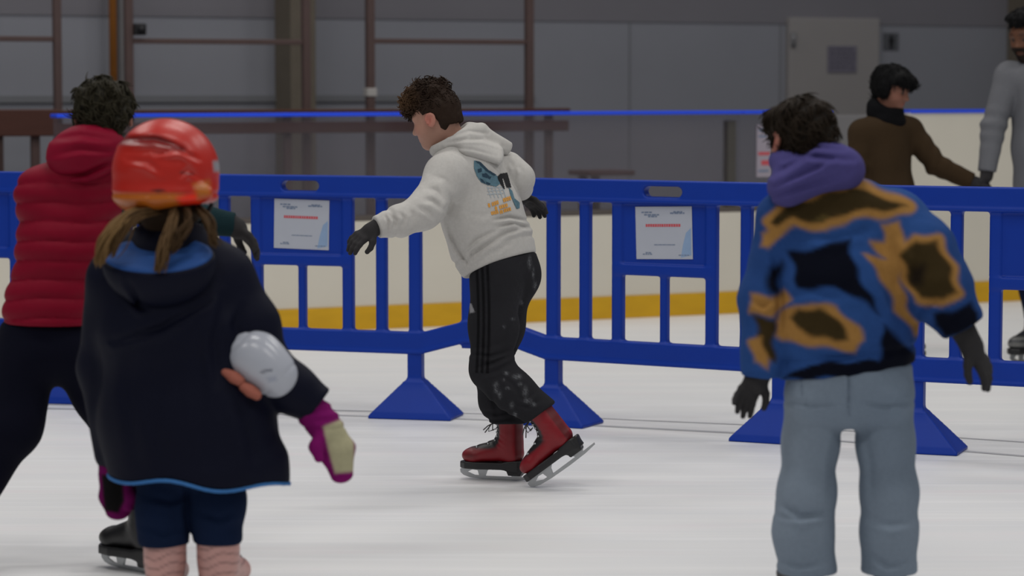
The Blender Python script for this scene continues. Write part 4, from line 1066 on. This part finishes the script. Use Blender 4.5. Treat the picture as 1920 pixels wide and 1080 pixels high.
# ------------------------------------------------------------------ child in the red padded jacket
YR = Yof(653.0)
def R_(px, py, dy=0.0): return W(px, py, YR + dy)
roff = base(120, 653)
redkid = person('child from behind in a red quilted jacket and dark navy trousers, at the left edge', roff)
rf = nrm((-.3, .95, 0)); rL = np.array([-rf[1], rf[0], 0])
RH = Frame3(R_(193, 222, .02), (-.2, .95, -.15), scale=.92)
p = R_(262, 1060, .02); rsk = [Frame3((R_(-70, 1050)[0], YR, .061), (-.85, .5, 0)), Frame3((p[0], p[1], .061), (-.75, .66, 0), scale=1.02)]
RJ = dict(L=rL, neck=R_(165, 300), chest=R_(145, 375), waist=R_(112, 500), pelvis=R_(92, 610),
          shL=R_(80, 365, -.02), elL=R_(75, 450, .16), wrL=R_(90, 500, .32), shR=R_(205, 362, .02), elR=R_(310, 398, .08), wrR=R_(430, 418, .1),
          hipL=R_(62, 640), knL=R_(22, 800, -.02), anL=rsk[0].w(-.02, 0, .09), hipR=R_(126, 642), knR=R_(222, 800, .08), anR=rsk[1].w(-.02, 0, .09),
          ftL=rsk[0].f, ftR=rsk[1].f)
build_body(RJ, RH, redkid, roff, skin_colour(RH, (125, 92, 78), (140, 75, 68), (50, 36, 28)), .0085, .9)
rhem_p = R_(88, 606); rhem_n = nrm((-.02, 0, -1))
def quilt(P, sp, amp, z0=0.0, sl=0.0):
    t = (P[:, 2] - z0 + sl * P[:, 0] + .006 * np.sin(P[:, 0] * 20)) / sp
    return amp * (1 - np.abs(np.sin(np.pi * t)) ** .5)
def rjack_d(P):
    d = echain(P, [R_(150, 350), R_(126, 450), R_(98, 580), R_(90, 625)], [(.125, .105), (.132, .115), (.128, .115), (.124, .112)], rL, .06)
    d = smin(d, cap(P, RJ['shL'], RJ['shR'], .074, .070), .05)
    d = smin(d, cap(P, R_(162, 300), R_(150, 350), .07, .09), .04)
    sl = chain(P, [RJ['shL'], RJ['elL'], RJ['wrL']], [.074, .062, .048], .03); d = smin(d, sl, .03)
    d = d + quilt(P, .054, .011, 0, -.05) + waves(P, 61, 22, .003, (.2, .3, 1), 4)
    return smax(d, plane(P, rhem_p, rhem_n), .012)
rj = put('padded_jacket', rjack_d, *lim([RJ['shL'], RJ['shR'], RJ['wrL'], RJ['neck'], R_(90, 620)], .17), .0075, M['shell'], redkid, (104, 8, 30), roff)
def rhood_d(P):
    d = smin(ell(P, R_(150, 292, -.06), (.095, .085, .078)), ell(P, R_(185, 272, -.05), (.075, .08, .06)), .05)
    d = smax(d, -sph(P, RH.w(0, 0, .01), .10), .02)
    return d + grooves(P, [([(105, 332), (160, 326), (215, 300)], 6, 1.2), ([(100, 262), (150, 254), (205, 262)], 6, .6), ([(98, 292), (150, 280), (215, 285)], 6, .6)], .012)
put('hood', rhood_d, *lim([R_(160, 280, -.05)], .2), .006, M['shell'], rj, (108, 9, 34), roff)
def rsleeve_d(P):
    s = chain(P, [RJ['shR'], RJ['elR'], R_(436, 420, .1)], [.066, .050, .036], .03); s = smax(s, (P[:, 0] - R_(440, 0, .1)[0]), .006)
    return s + waves(P, 63, 40, .003, (1, 0, .2), 3)
tag(put('sleeve', rsleeve_d, *lim([RJ['shR'], RJ['elR'], RJ['wrR']], .1), .006, M['col'], redkid, (20, 38, 42), roff), label='dark teal sleeve')
put('glove', lambda P: smin(hand_d(P, R_(436, 422, .1), R_(468, 446, .1) - R_(436, 420, .1), (-.2, -.3, -.9), .95, (.3, .35, .4, .45), .1, 1), cap(P, R_(424, 418, .1), R_(444, 428, .1), .034, .03), .01), *lim([R_(436, 420, .1), R_(475, 460, .1)], .09), .004, knit, redkid, None, roff)
def rtr_d(P):
    d = echain(P, [R_(92, 590), R_(92, 645)], [(.120, .10), (.122, .105)], rL, .03)
    d = smin(d, chain(P, [RJ['hipL'], RJ['knL'], rsk[0].w(-.03, 0, .15)], [.098, .082, .064], .03), .04)
    d = smin(d, chain(P, [RJ['hipR'], RJ['knR'], rsk[1].w(-.03, 0, .15)], [.092, .070, .052], .03), .04)
    d = smax(d, -(P[:, 2] - .19), .008)
    return d + waves(P, 65, 24, .004, (.4, .2, 1), 4) + np.clip(-plane(P, rhem_p, rhem_n) + .004, 0, .03) * .6
put('trousers', rtr_d, *lim([RJ['pelvis'], RJ['knL'], RJ['knR'], rsk[0].c, rsk[1].c], .15), .0075, M['col'], redkid, (9, 10, 22), roff)
for F in rsk: skate(redkid, roff, F, 1.0, (24, 24, 26), h=.006, label='black skate', laces=False)
def rhair_d(P):
    q = RH.loc(P); d = smin(ell(q, (-.014, 0, .034), (.105, .088, .092)), cap(q, (-.06, 0, -.02), (-.05, 0, -.07), .06, .05), .03)
    d = smax(d, q[:, 0] - .07, .02)
    return (d + .005 * np.sin(q[:, 1] * 120 + 3 * np.sin(q[:, 2] * 30)) + waves(q, 67, 110, .003, None, 4)) * RH.k
HAIR_ = put('hair', rhair_d, *lim([RH.c], .18), .0055, M['hair'], redkid, (24, 22, 15), roff)
fuzz(HAIR_, RH, 1500, .035, .0024, roff, (34, 31, 21), 3)

# ------------------------------------------------------------------ child in the patterned fleece and pale jeans
YJ = Yof(707.0)
def K(px, py, dy=0.0): return W(px, py, YJ + dy)
joff = base(1590, 707)
jk = person('child from behind in a blue and brown patterned fleece and pale jeans', joff)
jf = nrm((-.15, .98, 0)); jL = np.array([-jf[1], jf[0], 0])
JH = Frame3(K(1503, 266, .02), (-.36, .92, -.18), scale=.98)
jsk = []
for px in (1508, 1668):
    p = K(px, 1100, .03); jsk.append(Frame3((p[0], p[1], .061 * .95), (-.25 if px < 1600 else .2, .96, 0), scale=.95))
JJ = dict(L=jL, neck=K(1522, 345), chest=K(1572, 425), waist=K(1580, 560), pelvis=K(1592, 690),
          shL=K(1468, 412), elL=K(1432, 560, -.02), wrL=K(1424, 698, -.04), shR=K(1682, 415), elR=K(1752, 530, -.06), wrR=K(1812, 628, -.08),
          hipL=K(1528, 745), knL=K(1513, 920, .0), anL=jsk[0].w(-.02, 0, .09), hipR=K(1658, 745), knR=K(1668, 920, .0), anR=jsk[1].w(-.02, 0, .09),
          ftL=jsk[0].f, ftR=jsk[1].f, hdL=nrm((-.35, 0, -.9)), hdR=nrm((.5, 0, -.85)))
build_body(JJ, JH, jk, joff, skin_colour(JH, (120, 86, 72), (150, 70, 66), (50, 36, 28)), .0085, .95)
jhem_p = K(1590, 694); jhem_n = nrm((.10, 0, -1))
JCR = [([(1480, 440), (1560, 450), (1640, 430)], 8, .5), ([(1470, 560), (1520, 548), (1580, 560)], 8, .5), ([(1640, 470), (1660, 540), (1690, 600)], 9, .9), ([(1690, 440), (1720, 480), (1715, 540)], 9, .6), ([(1720, 590), (1750, 565), (1780, 575)], 7, .9), ([(1450, 470), (1462, 540), (1462, 620)], 8, 1.0), ([(1500, 660), (1560, 672), (1640, 655)], 8, .7), ([(1405, 560), (1430, 575), (1455, 560)], 6, .6)]
def jfleece_d(P):
    d = echain(P, [K(1572, 415), K(1578, 520), K(1584, 620), K(1590, 700)], [(.155, .115), (.180, .128), (.186, .132), (.178, .126)], jL, .06)
    d = smin(d, cap(P, JJ['shL'], JJ['shR'], .072, .076), .05)
    d = smin(d, cap(P, K(1530, 360), K(1560, 410), .075, .10), .05)
    hem = plane(P, jhem_p, jhem_n); h = -hem
    d = d + .008 * np.exp(-((h - .05) / .010) ** 2)
    d = smax(d, hem, .010)
    sl = chain(P, [JJ['shL'], JJ['elL'], K(1430, 690, -.04)], [.074, .066, .054], .03); sl = smax(sl, (P - V3(K(1428, 704, -.04))) @ V3((-.05, 0, -1)), .008)
    sr = chain(P, [JJ['shR'], K(1722, 470, -.04), K(1752, 535, -.06), K(1795, 598, -.08)], [.082, .092, .090, .066], .03)
    ax = nrm(K(1812, 628, -.08) - K(1760, 545, -.06)); sr = smax(sr, (P - V3(K(1806, 618, -.08))) @ V3(ax), .008)
    d = smin(d, sl, .02); d = smin(d, sr, .025)
    return d + grooves(P, JCR, .011) + waves(P, 71, 18, .004, None, 4) + waves(P, 72, 90, .0012, None, 4)
BLUE, TAN, BRN, NAVY = (29, 54, 100), (128, 94, 50), (43, 34, 17), (5, 7, 18)
def fleece_col(V, N):
    px, py = proj(V); px = px + 4 * np.sin(py * .11); py = py + 3 * np.sin(px * .09)
    n1 = waves(V.astype(np.float32), 81, 13, 1.0, None, 6); n2 = waves(V.astype(np.float32), 83, 15, 1.0, None, 6)
    c0 = np.tile(clin(BLUE), (len(V), 1)); c0 = blend(c0, clin(TAN), soft(.42 - n1, .12)); c0 = blend(c0, clin(BRN), soft(.75 - n1, .12)); c0 = blend(c0, clin(NAVY), soft(.7 - n2, .12))
    c = np.tile(clin(BLUE), (len(V), 1)); lt = waves(V.astype(np.float32), 85, 9, 1.0, None, 4); c = blend(c, clin((36, 66, 116)), np.clip(lt, 0, 1) * .6)
    def pat(poly, colr, e=5): nonlocal c; c = blend(c, clin(colr), soft(sdpoly(px, py, poly), e))
    A = [(1448, 414), (1470, 385), (1520, 372), (1600, 350), (1650, 366), (1700, 389), (1670, 394), (1600, 396), (1545, 420), (1490, 410), (1455, 428)]
    sd = sdpoly(px, py, A); c = blend(c, clin(TAN), soft(sd - 15, 5)); c = blend(c, clin(BRN), soft(sd + 1, 4))
    pat([(1425, 440), (1452, 420), (1468, 425), (1445, 462), (1428, 462)], TAN)
    c = blend(c, clin((70, 58, 30)), .8 * soft(sdpoly(px, py, [(1525, 412), (1545, 404), (1560, 410), (1545, 420)]), 3))
    Bo = [(1452, 602), (1470, 582), (1520, 566), (1570, 575), (1608, 612), (1624, 640), (1602, 660), (1540, 651), (1470, 640), (1452, 625)]
    pat(Bo, TAN); pat([(1483, 600), (1500, 580), (1540, 579), (1572, 600), (1594, 634), (1570, 640), (1530, 631), (1490, 615)], BRN)
    pat([(1480, 474), (1540, 464), (1592, 444), (1600, 490), (1622, 542), (1652, 588), (1610, 562), (1570, 540), (1496, 541)], NAVY)
    pat([(1655, 606), (1690, 640), (1720, 668), (1722, 690), (1640, 690), (1655, 650)], NAVY); pat([(1520, 682), (1640, 676), (1720, 680), (1720, 700), (1470, 712)], NAVY, 3)
    pat([(1655, 418), (1690, 418), (1690, 442), (1700, 470), (1688, 520), (1700, 575), (1735, 624), (1715, 628), (1680, 585), (1660, 530), (1628, 492), (1622, 478), (1660, 482), (1628, 455), (1655, 450)], TAN)
    C = [(1688, 482), (1716, 450), (1755, 452), (1782, 500), (1794, 545), (1765, 566), (1722, 556), (1700, 520)]
    sd = sdpoly(px, py, C); c = blend(c, clin(TAN), soft(sd - 12, 5)); c = blend(c, clin(BRN), soft(sd + 1, 5)); pat([(1705, 505), (1730, 490), (1735, 530), (1712, 535)], (22, 16, 10), 8)
    pat([(1755, 590), (1790, 582), (1818, 566), (1838, 590), (1830, 625), (1775, 640), (1750, 612)], NAVY); pat([(1778, 632), (1818, 612), (1822, 622), (1782, 642)], (30, 52, 90), 3)
    pat([(1404, 552), (1440, 556), (1470, 544), (1482, 566), (1452, 592), (1408, 590)], TAN); pat([(1414, 592), (1452, 598), (1452, 676), (1424, 668)], BRN); pat([(1405, 640), (1430, 632), (1442, 690), (1412, 680)], TAN)
    pat([(1440, 500), (1466, 490), (1462, 550), (1440, 548)], NAVY, 8)
    front = soft((N[:, 1] - .25), .25)
    return c0 * (1 - front[:, None]) + c * front[:, None]
fl = put('fleece_jacket', jfleece_d, *lim([JJ['shL'], JJ['shR'], JJ['elL'], JJ['elR'], JJ['wrL'], JJ['wrR'], JJ['pelvis'], JJ['neck']], .19), .007, M['col'], jk, fleece_col, joff)
def jhood_d(P):
    d = smin(ecap(P, K(1478, 350, -.06), K(1560, 318, -.05), (.055, .07), (.06, .075), (0, .2, 1)), ecap(P, K(1540, 305, -.03), K(1585, 318, -.05), (.055, .08), (.05, .07), (0, .3, 1)), .04)
    d = smin(d, torus(P, K(1515, 318, 0), (.3, .0, .95), .075, .032), .03)
    d = smax(d, -(ell(P, JH.w(0.01, 0, .03), (.084, .084, .098))), .015)
    return d + grooves(P, [([(1450, 330), (1510, 292), (1600, 300)], 6, 1.1), ([(1452, 352), (1510, 325), (1560, 300)], 5, .9), ([(1440, 372), (1500, 352), (1590, 325)], 6, .8), ([(1470, 300), (1530, 276), (1580, 282)], 5, .7)], .011)
tag(put('hood', jhood_d, *lim([K(1520, 325, -.03)], .2), .006, M['col'], fl, (62, 58, 104), joff), label='purple hood')
def jhair_d(P):
    q = JH.loc(P); d = ell(q, (-.012, 0, .032), (.100, .082, .088)); d = smin(d, cap(q, (-.06, 0, -.01), (-.055, 0, -.06), .05, .045), .03)
    d = smin(d, ell(q, (.05, 0, .075), (.06, .065, .04)), .03)
    d = smax(d, -(smax(q[:, 2] - .02, .0 * q[:, 0] + .01 - q[:, 0], .01)) * 0 + np.where(q[:, 2] < .03, q[:, 0] - .02, -1), .01)
    return (d + waves(q, 73, 100, .004, None, 4)) * JH.k
HAIR_ = put('hair', jhair_d, *lim([JH.c], .17), .0055, M['hair'], jk, (17, 13, 9), joff)
fuzz(HAIR_, JH, 1500, .045, .0024, joff, (27, 20, 13), 4)
JE = [([(1475, 752), (1520, 762), (1570, 754)], 5, .8), ([(1610, 752), (1660, 762), (1712, 752)], 5, .8), ([(1590, 690), (1592, 730), (1592, 775)], 4, .8), ([(1465, 945), (1500, 968), (1550, 962)], 6, 1.1), ([(1462, 968), (1500, 975), (1545, 968)], 5, .8), ([(1632, 975), (1670, 985), (1710, 978)], 7, .7), ([(1455, 1050), (1500, 1062), (1548, 1055)], 6, .8), ([(1630, 1040), (1665, 1062), (1705, 1055)], 6, .9), ([(1575, 800), (1560, 870), (1558, 930)], 8, .5), ([(1620, 800), (1632, 870), (1636, 940)], 8, .5)]
def jjean_d(P):
    d = echain(P, [K(1592, 660), K(1592, 700), K(1592, 722)], [(.155, .112), (.160, .120), (.160, .120)], jL, .03)
    d = smin(d, chain(P, [JJ['hipL'], K(1520, 830, .02), JJ['knL'], K(1505, 1000, .0), jsk[0].w(-.02, 0, .06)], [.080, .075, .071, .075, .082], .03), .022)
    d = smin(d, chain(P, [JJ['hipR'], K(1661, 830, .02), JJ['knR'], K(1668, 1000, .0), jsk[1].w(-.02, 0, .06)], [.080, .076, .071, .072, .078], .03), .022)
    d = smin(d, sph(P, K(1528, 742, -.04), .074), .02); d = smin(d, sph(P, K(1658, 742, -.04), .074), .02)
    d = smax(d, -(P[:, 2] - .105), .008)
    return d + grooves(P, JE, .009) + waves(P, 75, 16, .003, (.3, 0, 1), 4) + np.clip(-plane(P, jhem_p, jhem_n) + .002, 0, .04) * .6
def jean_col(V, N):
    c = np.tile(clin((92, 104, 118)), (len(V), 1)); w = waves(V.astype(np.float32), 77, 7, 1.0, (0, 0, 1), 4); c = blend(c, clin((112, 121, 131)), np.clip(.35 + .35 * w, 0, 1)); px, py = proj(V)
    for poly in ([(1500, 700), (1502, 700), (1506, 745), (1504, 745)], [(1590, 690), (1592, 690), (1593, 780), (1590, 780)]): c = blend(c, clin((62, 72, 86)), .7 * soft(sdpoly(px, py, poly), 1.5))
    return c
put('jeans', jjean_d, *lim([JJ['pelvis'], JJ['hipL'], JJ['hipR'], jsk[0].c, jsk[1].c], .17), .007, M['col'], jk, jean_col, joff)
put('glove', lambda P: smin(hand_d(P, K(1422, 702, -.04), K(1396, 748, -.04) - K(1422, 702, -.04), (.3, -.8, -.2), .9, (.15, .2, .25, .3), .14, -1), cap(P, K(1427, 690, -.04), K(1417, 714, -.04), .036, .032), .01), *lim([K(1420, 700, -.04), K(1390, 770, -.04)], .09), .004, knit, jk, None, joff)
put('glove', lambda P: smin(hand_d(P, K(1818, 645, -.08), K(1860, 705, -.08) - K(1818, 640, -.08), (-.7, .5, -.3), 1.0, (.25, .25, .3, .35), .03, -1), cap(P, K(1805, 618, -.08), K(1822, 648, -.08), .034, .030), .02), *lim([K(1805, 618, -.08), K(1875, 720, -.08)], .09), .004, knit, jk, None, joff)
for F in jsk: skate(jk, joff, F, 1.0, (24, 24, 28), h=.006, label='dark skate', laces=False)

# ------------------------------------------------------------------ the two skaters behind the barrier
YK = Yof(371.0)
def Q(px, py, dy=0.0): return W(px, py, YK + dy)
def far_skater(label, feetx, f, H, J, sweater, trousers, lips, skin, skates, tw=1.0, colour_fn=None):
    off = base(feetx, 371); pr = person(label, off)
    L = J['L']
    build_body(J, H, pr, off, skin_colour(H, skin, lips, (14, 12, 12)), .008, tw)
    hp = J['pelvis'] + np.array([0, 0, -.05])
    def sw(P):
        d = echain(P, [J['chest'] + np.array([0, 0, .04]), J['waist'], J['pelvis'] + np.array([0, 0, -.03])], [(.150 * tw, .105 * tw), (.150 * tw, .115 * tw), (.150 * tw, .118 * tw)], L, .05)
        d = smin(d, cap(P, J['shL'], J['shR'], .066 * tw, .066 * tw), .05); d = smin(d, cap(P, J['neck'] + np.array([0, 0, -.01]), J['chest'], .062 * tw, .09 * tw), .04)
        for s in 'LR':
            l = chain(P, [J['sh' + s], J['el' + s], J['wr' + s]], [.066 * tw, .056 * tw, .042 * tw], .02); ax = nrm(J['wr' + s] - J['el' + s])
            l = smax(l, (P - V3(J['wr' + s])) @ V3(ax), .006); t = (P - V3(J['el' + s])) @ V3(ax)
            d = smin(d, l + .004 * np.sin(t * 90) * np.exp(-(t / .09) ** 2), .025)
        return smax(d, -(P[:, 2] - hp[2]), .01) + waves(P, 91, 22, .004, None, 4)
    pts = [J[k] for k in ('shL', 'shR', 'elL', 'elR', 'wrL', 'wrR', 'pelvis', 'neck')]
    put('sweater', sw, *lim(pts, .17), .0085, M['col'], pr, colour_fn or sweater, off)
    def tr(P):
        d = echain(P, [J['pelvis'] + np.array([0, 0, .02]), J['pelvis'] + np.array([0, 0, -.08])], [(.130 * tw, .10 * tw), (.138 * tw, .108 * tw)], L, .03)
        for s, F in zip('LR', skates): d = smin(d, chain(P, [J['hip' + s], J['kn' + s], F.w(-.03, 0, .14)], [.088 * tw, .068 * tw, .062], .03), .03)
        return smax(d, -(P[:, 2] - skates[0].w(0, 0, .10)[2]), .008) + waves(P, 93, 22, .004, (.2, .2, 1), 4)
    put('trousers', tr, *lim([J['pelvis'], J['hipL'], J['hipR'], skates[0].c, skates[1].c], .17), .0085, M['col'], pr, trousers, off)
    return pr, off
kf = nrm((.62, -.78, 0)); kL = np.array([-kf[1], kf[0], 0])
KH = Frame3(Q(1672, 168, .0), (.80, -.50, -.30), scale=.98)
ksk = []
for px, dy in ((1690, .03), (1640, -.03)): p = Q(px, 660, dy); ksk.append(Frame3((p[0], p[1], .061), (.6, -.8, 0), scale=1.0))
KJ = dict(L=kL, neck=Q(1662, 218), chest=Q(1662, 262), waist=Q(1662, 360), pelvis=Q(1664, 425), shL=Q(1706, 246, .06), elL=Q(1754, 308, .03), wrL=Q(1822, 340, 0), shR=Q(1616, 250, -.06), elR=Q(1604, 330, -.1), wrR=Q(1628, 400, -.2),
          hipL=Q(1682, 450, .04), hipR=Q(1646, 450, -.04), knL=Q(1690, 545, .02), knR=Q(1644, 545, -.05), anL=ksk[0].w(-.02, 0, .09), anR=ksk[1].w(-.02, 0, .09), ftL=ksk[0].f, ftR=ksk[1].f, hdL=nrm((.95, 0, -.2)), hdR=nrm((.4, -.5, -.7)))
kid, koff = far_skater('dark haired child in a brown sweater and black neck warmer, holding the man\'s hand', 1664, kf, KH, KJ, (46, 35, 23), (22, 24, 30), (120, 66, 56), (112, 76, 62), ksk, .98)
def khair_d(P):
    q = KH.loc(P); d = smin(ell(q, (-.014, 0, .040), (.108, .092, .090)), ell(q, (.06, 0, .062), (.052, .075, .042)), .03)
    d = smin(d, cap(q, (-.06, 0, -.0), (-.055, 0, -.05), .05, .04), .03)
    for s in (-1, 1): d = smin(d, ell(q, (-.012, s * .070, .004), (.038, .032, .046)), .015)
    d = smax(d, np.where(q[:, 2] < .036, q[:, 0] - .024, -1), .01)
    return (d + waves(q, 95, 80, .004, None, 4)) * KH.k
HAIR_ = put('hair', khair_d, *lim([KH.c], .18), .0065, M['hair'], kid, (8, 8, 9), koff)
fuzz(HAIR_, KH, 900, .045, .0028, koff, (11, 11, 12), 5)
put('neck_warmer', lambda P: smin(torus(P, Q(1660, 205), (.30, -.38, 1), .060, .036), torus(P, Q(1662, 219, -.01), (.25, -.3, 1), .07, .03), .02) + waves(P, 97, 40, .004, (0, 0, 1), 3), *lim([Q(1660, 212)], .15), .0065, M['col'], kid, (9, 9, 11), koff)
put('glove', lambda P: smin(hand_d(P, Q(1820, 340, 0), (.95, 0, -.15), (0, .3, -1), 1.0, (.5, .5, .5, .5), .06, 1), cap(P, Q(1812, 337, 0), Q(1830, 342, 0), .034, .03), .01), *lim([Q(1820, 340), Q(1860, 350)], .12), .0045, knit, kid, None, koff)
put('glove', lambda P: hand_d(P, Q(1628, 400, -.2), (.4, -.5, -.7), (.7, 0, .3), 1.0, (.4, .4, .45, .5), .06, 1), *lim([Q(1628, 400, -.2)], .2), .005, knit, kid, None, koff)
for F in ksk: skate(kid, koff, F, 1.0, (30, 30, 34), h=.007, label='dark skate', laces=False)

af = nrm((-.66, -.75, 0)); aL = np.array([-af[1], af[0], 0])
AH = Frame3(Q(1932, 68, .0), (-.76, -.60, -.30), scale=1.16)
ask = []
for px, dy in ((1995, -.02), (1934, .05)): p = Q(px, 660, dy); ask.append(Frame3((p[0], p[1], .061 * 1.15), (-.7, -.7, 0), scale=1.15))
AJ = dict(L=aL, neck=Q(1942, 128), chest=Q(1955, 175), waist=Q(1958, 280), pelvis=Q(1960, 345), shR=Q(1894, 143, .05), elR=Q(1862, 240, .03), wrR=Q(1851, 322, .0), shL=Q(2012, 152, -.08), elL=Q(2040, 240, -.05), wrL=Q(2035, 325, -.12),
          hipR=Q(1938, 375, .03), hipL=Q(1982, 375, -.03), knR=Q(1936, 515, .02), knL=Q(1992, 515, -.04), anL=ask[0].w(-.02, 0, .09), anR=ask[1].w(-.02, 0, .09), ftL=ask[0].f, ftR=ask[1].f, hdR=nrm((-.15, 0, -1)), hdL=nrm((-.1, -.4, -.9)))
man, aoff = far_skater('man in a grey sweater and navy trousers at the right edge, holding the child\'s hand', 1962, af, AH, AJ, (88, 89, 93), (10, 17, 38), (66, 40, 32), (84, 54, 38), ask, 1.12)
def ahair_d(P):
    q = AH.loc(P); d = ell(q, (-.014, 0, .042), (.100, .082, .082)); d = smin(d, ell(q, (.03, 0, .10), (.07, .066, .030)), .02)
    d = smax(d, -(q[:, 2] - .035 + .9 * np.clip(-q[:, 0] - .0, -.0, .09)), .008); d = smax(d, np.where(q[:, 2] < .06, q[:, 0] - .03, -1), .01)
    return (d + waves(q, 98, 120, .003, None, 4)) * AH.k
HAIR_ = put('hair', ahair_d, *lim([AH.c], .18), .0065, M['hair'], man, (9, 9, 10), aoff)
fuzz(HAIR_, AH, 700, .022, .0026, aoff, (12, 12, 13), 6)
def abeard_d(P):
    q = AH.loc(P); d = head_d(P, AH) / AH.k - .004; reg = smax(q[:, 2] + .030 + .35 * np.clip(.075 - q[:, 0], -.1, .05), -(q[:, 0] - .0), .004); d = smax(d, reg, .004)
    return smax(d, -ell(q, (.092, 0, -.051), (.03, .024, .010)), .003) * AH.k
put('beard', abeard_d, *lim([AH.c], .18), .005, M['hair'], man, (26, 20, 17), aoff)
put('collar', lambda P: torus(P, Q(1946, 124), (-.2, 0, 1), .068, .016), *lim([Q(1946, 124)], .13), .006, M['col'], man, (16, 18, 26), aoff)
put('glove', lambda P: smin(hand_d(P, Q(1851, 320, 0), (-.30, -.1, -1), (-.6, .6, .2), 1.08, (.7, .7, .7, .7), .02, 1), cap(P, Q(1852, 312), Q(1850, 330), .034, .032), .02), *lim([Q(1850, 325)], .17), .0045, knit, man, None, aoff)
put('glove', lambda P: hand_d(P, Q(2035, 325, -.12), (-.1, -.4, -.9), (-.8, 0, 0), 1.08, (.4, .4, .4, .4), .03, 1), *lim([Q(2035, 335, -.12)], .2), .006, knit, man, None, aoff)
def greyshade(q, c): return blend(c, clin((20, 22, 30)), .8 * np.clip(np.sin(q[:, 2] * 200) * 2, 0, 1))
for F in ask: skate(man, aoff, F, 1.0, (92, 92, 90), h=.007, label='grey striped skate', laces=False, shade=greyshade)
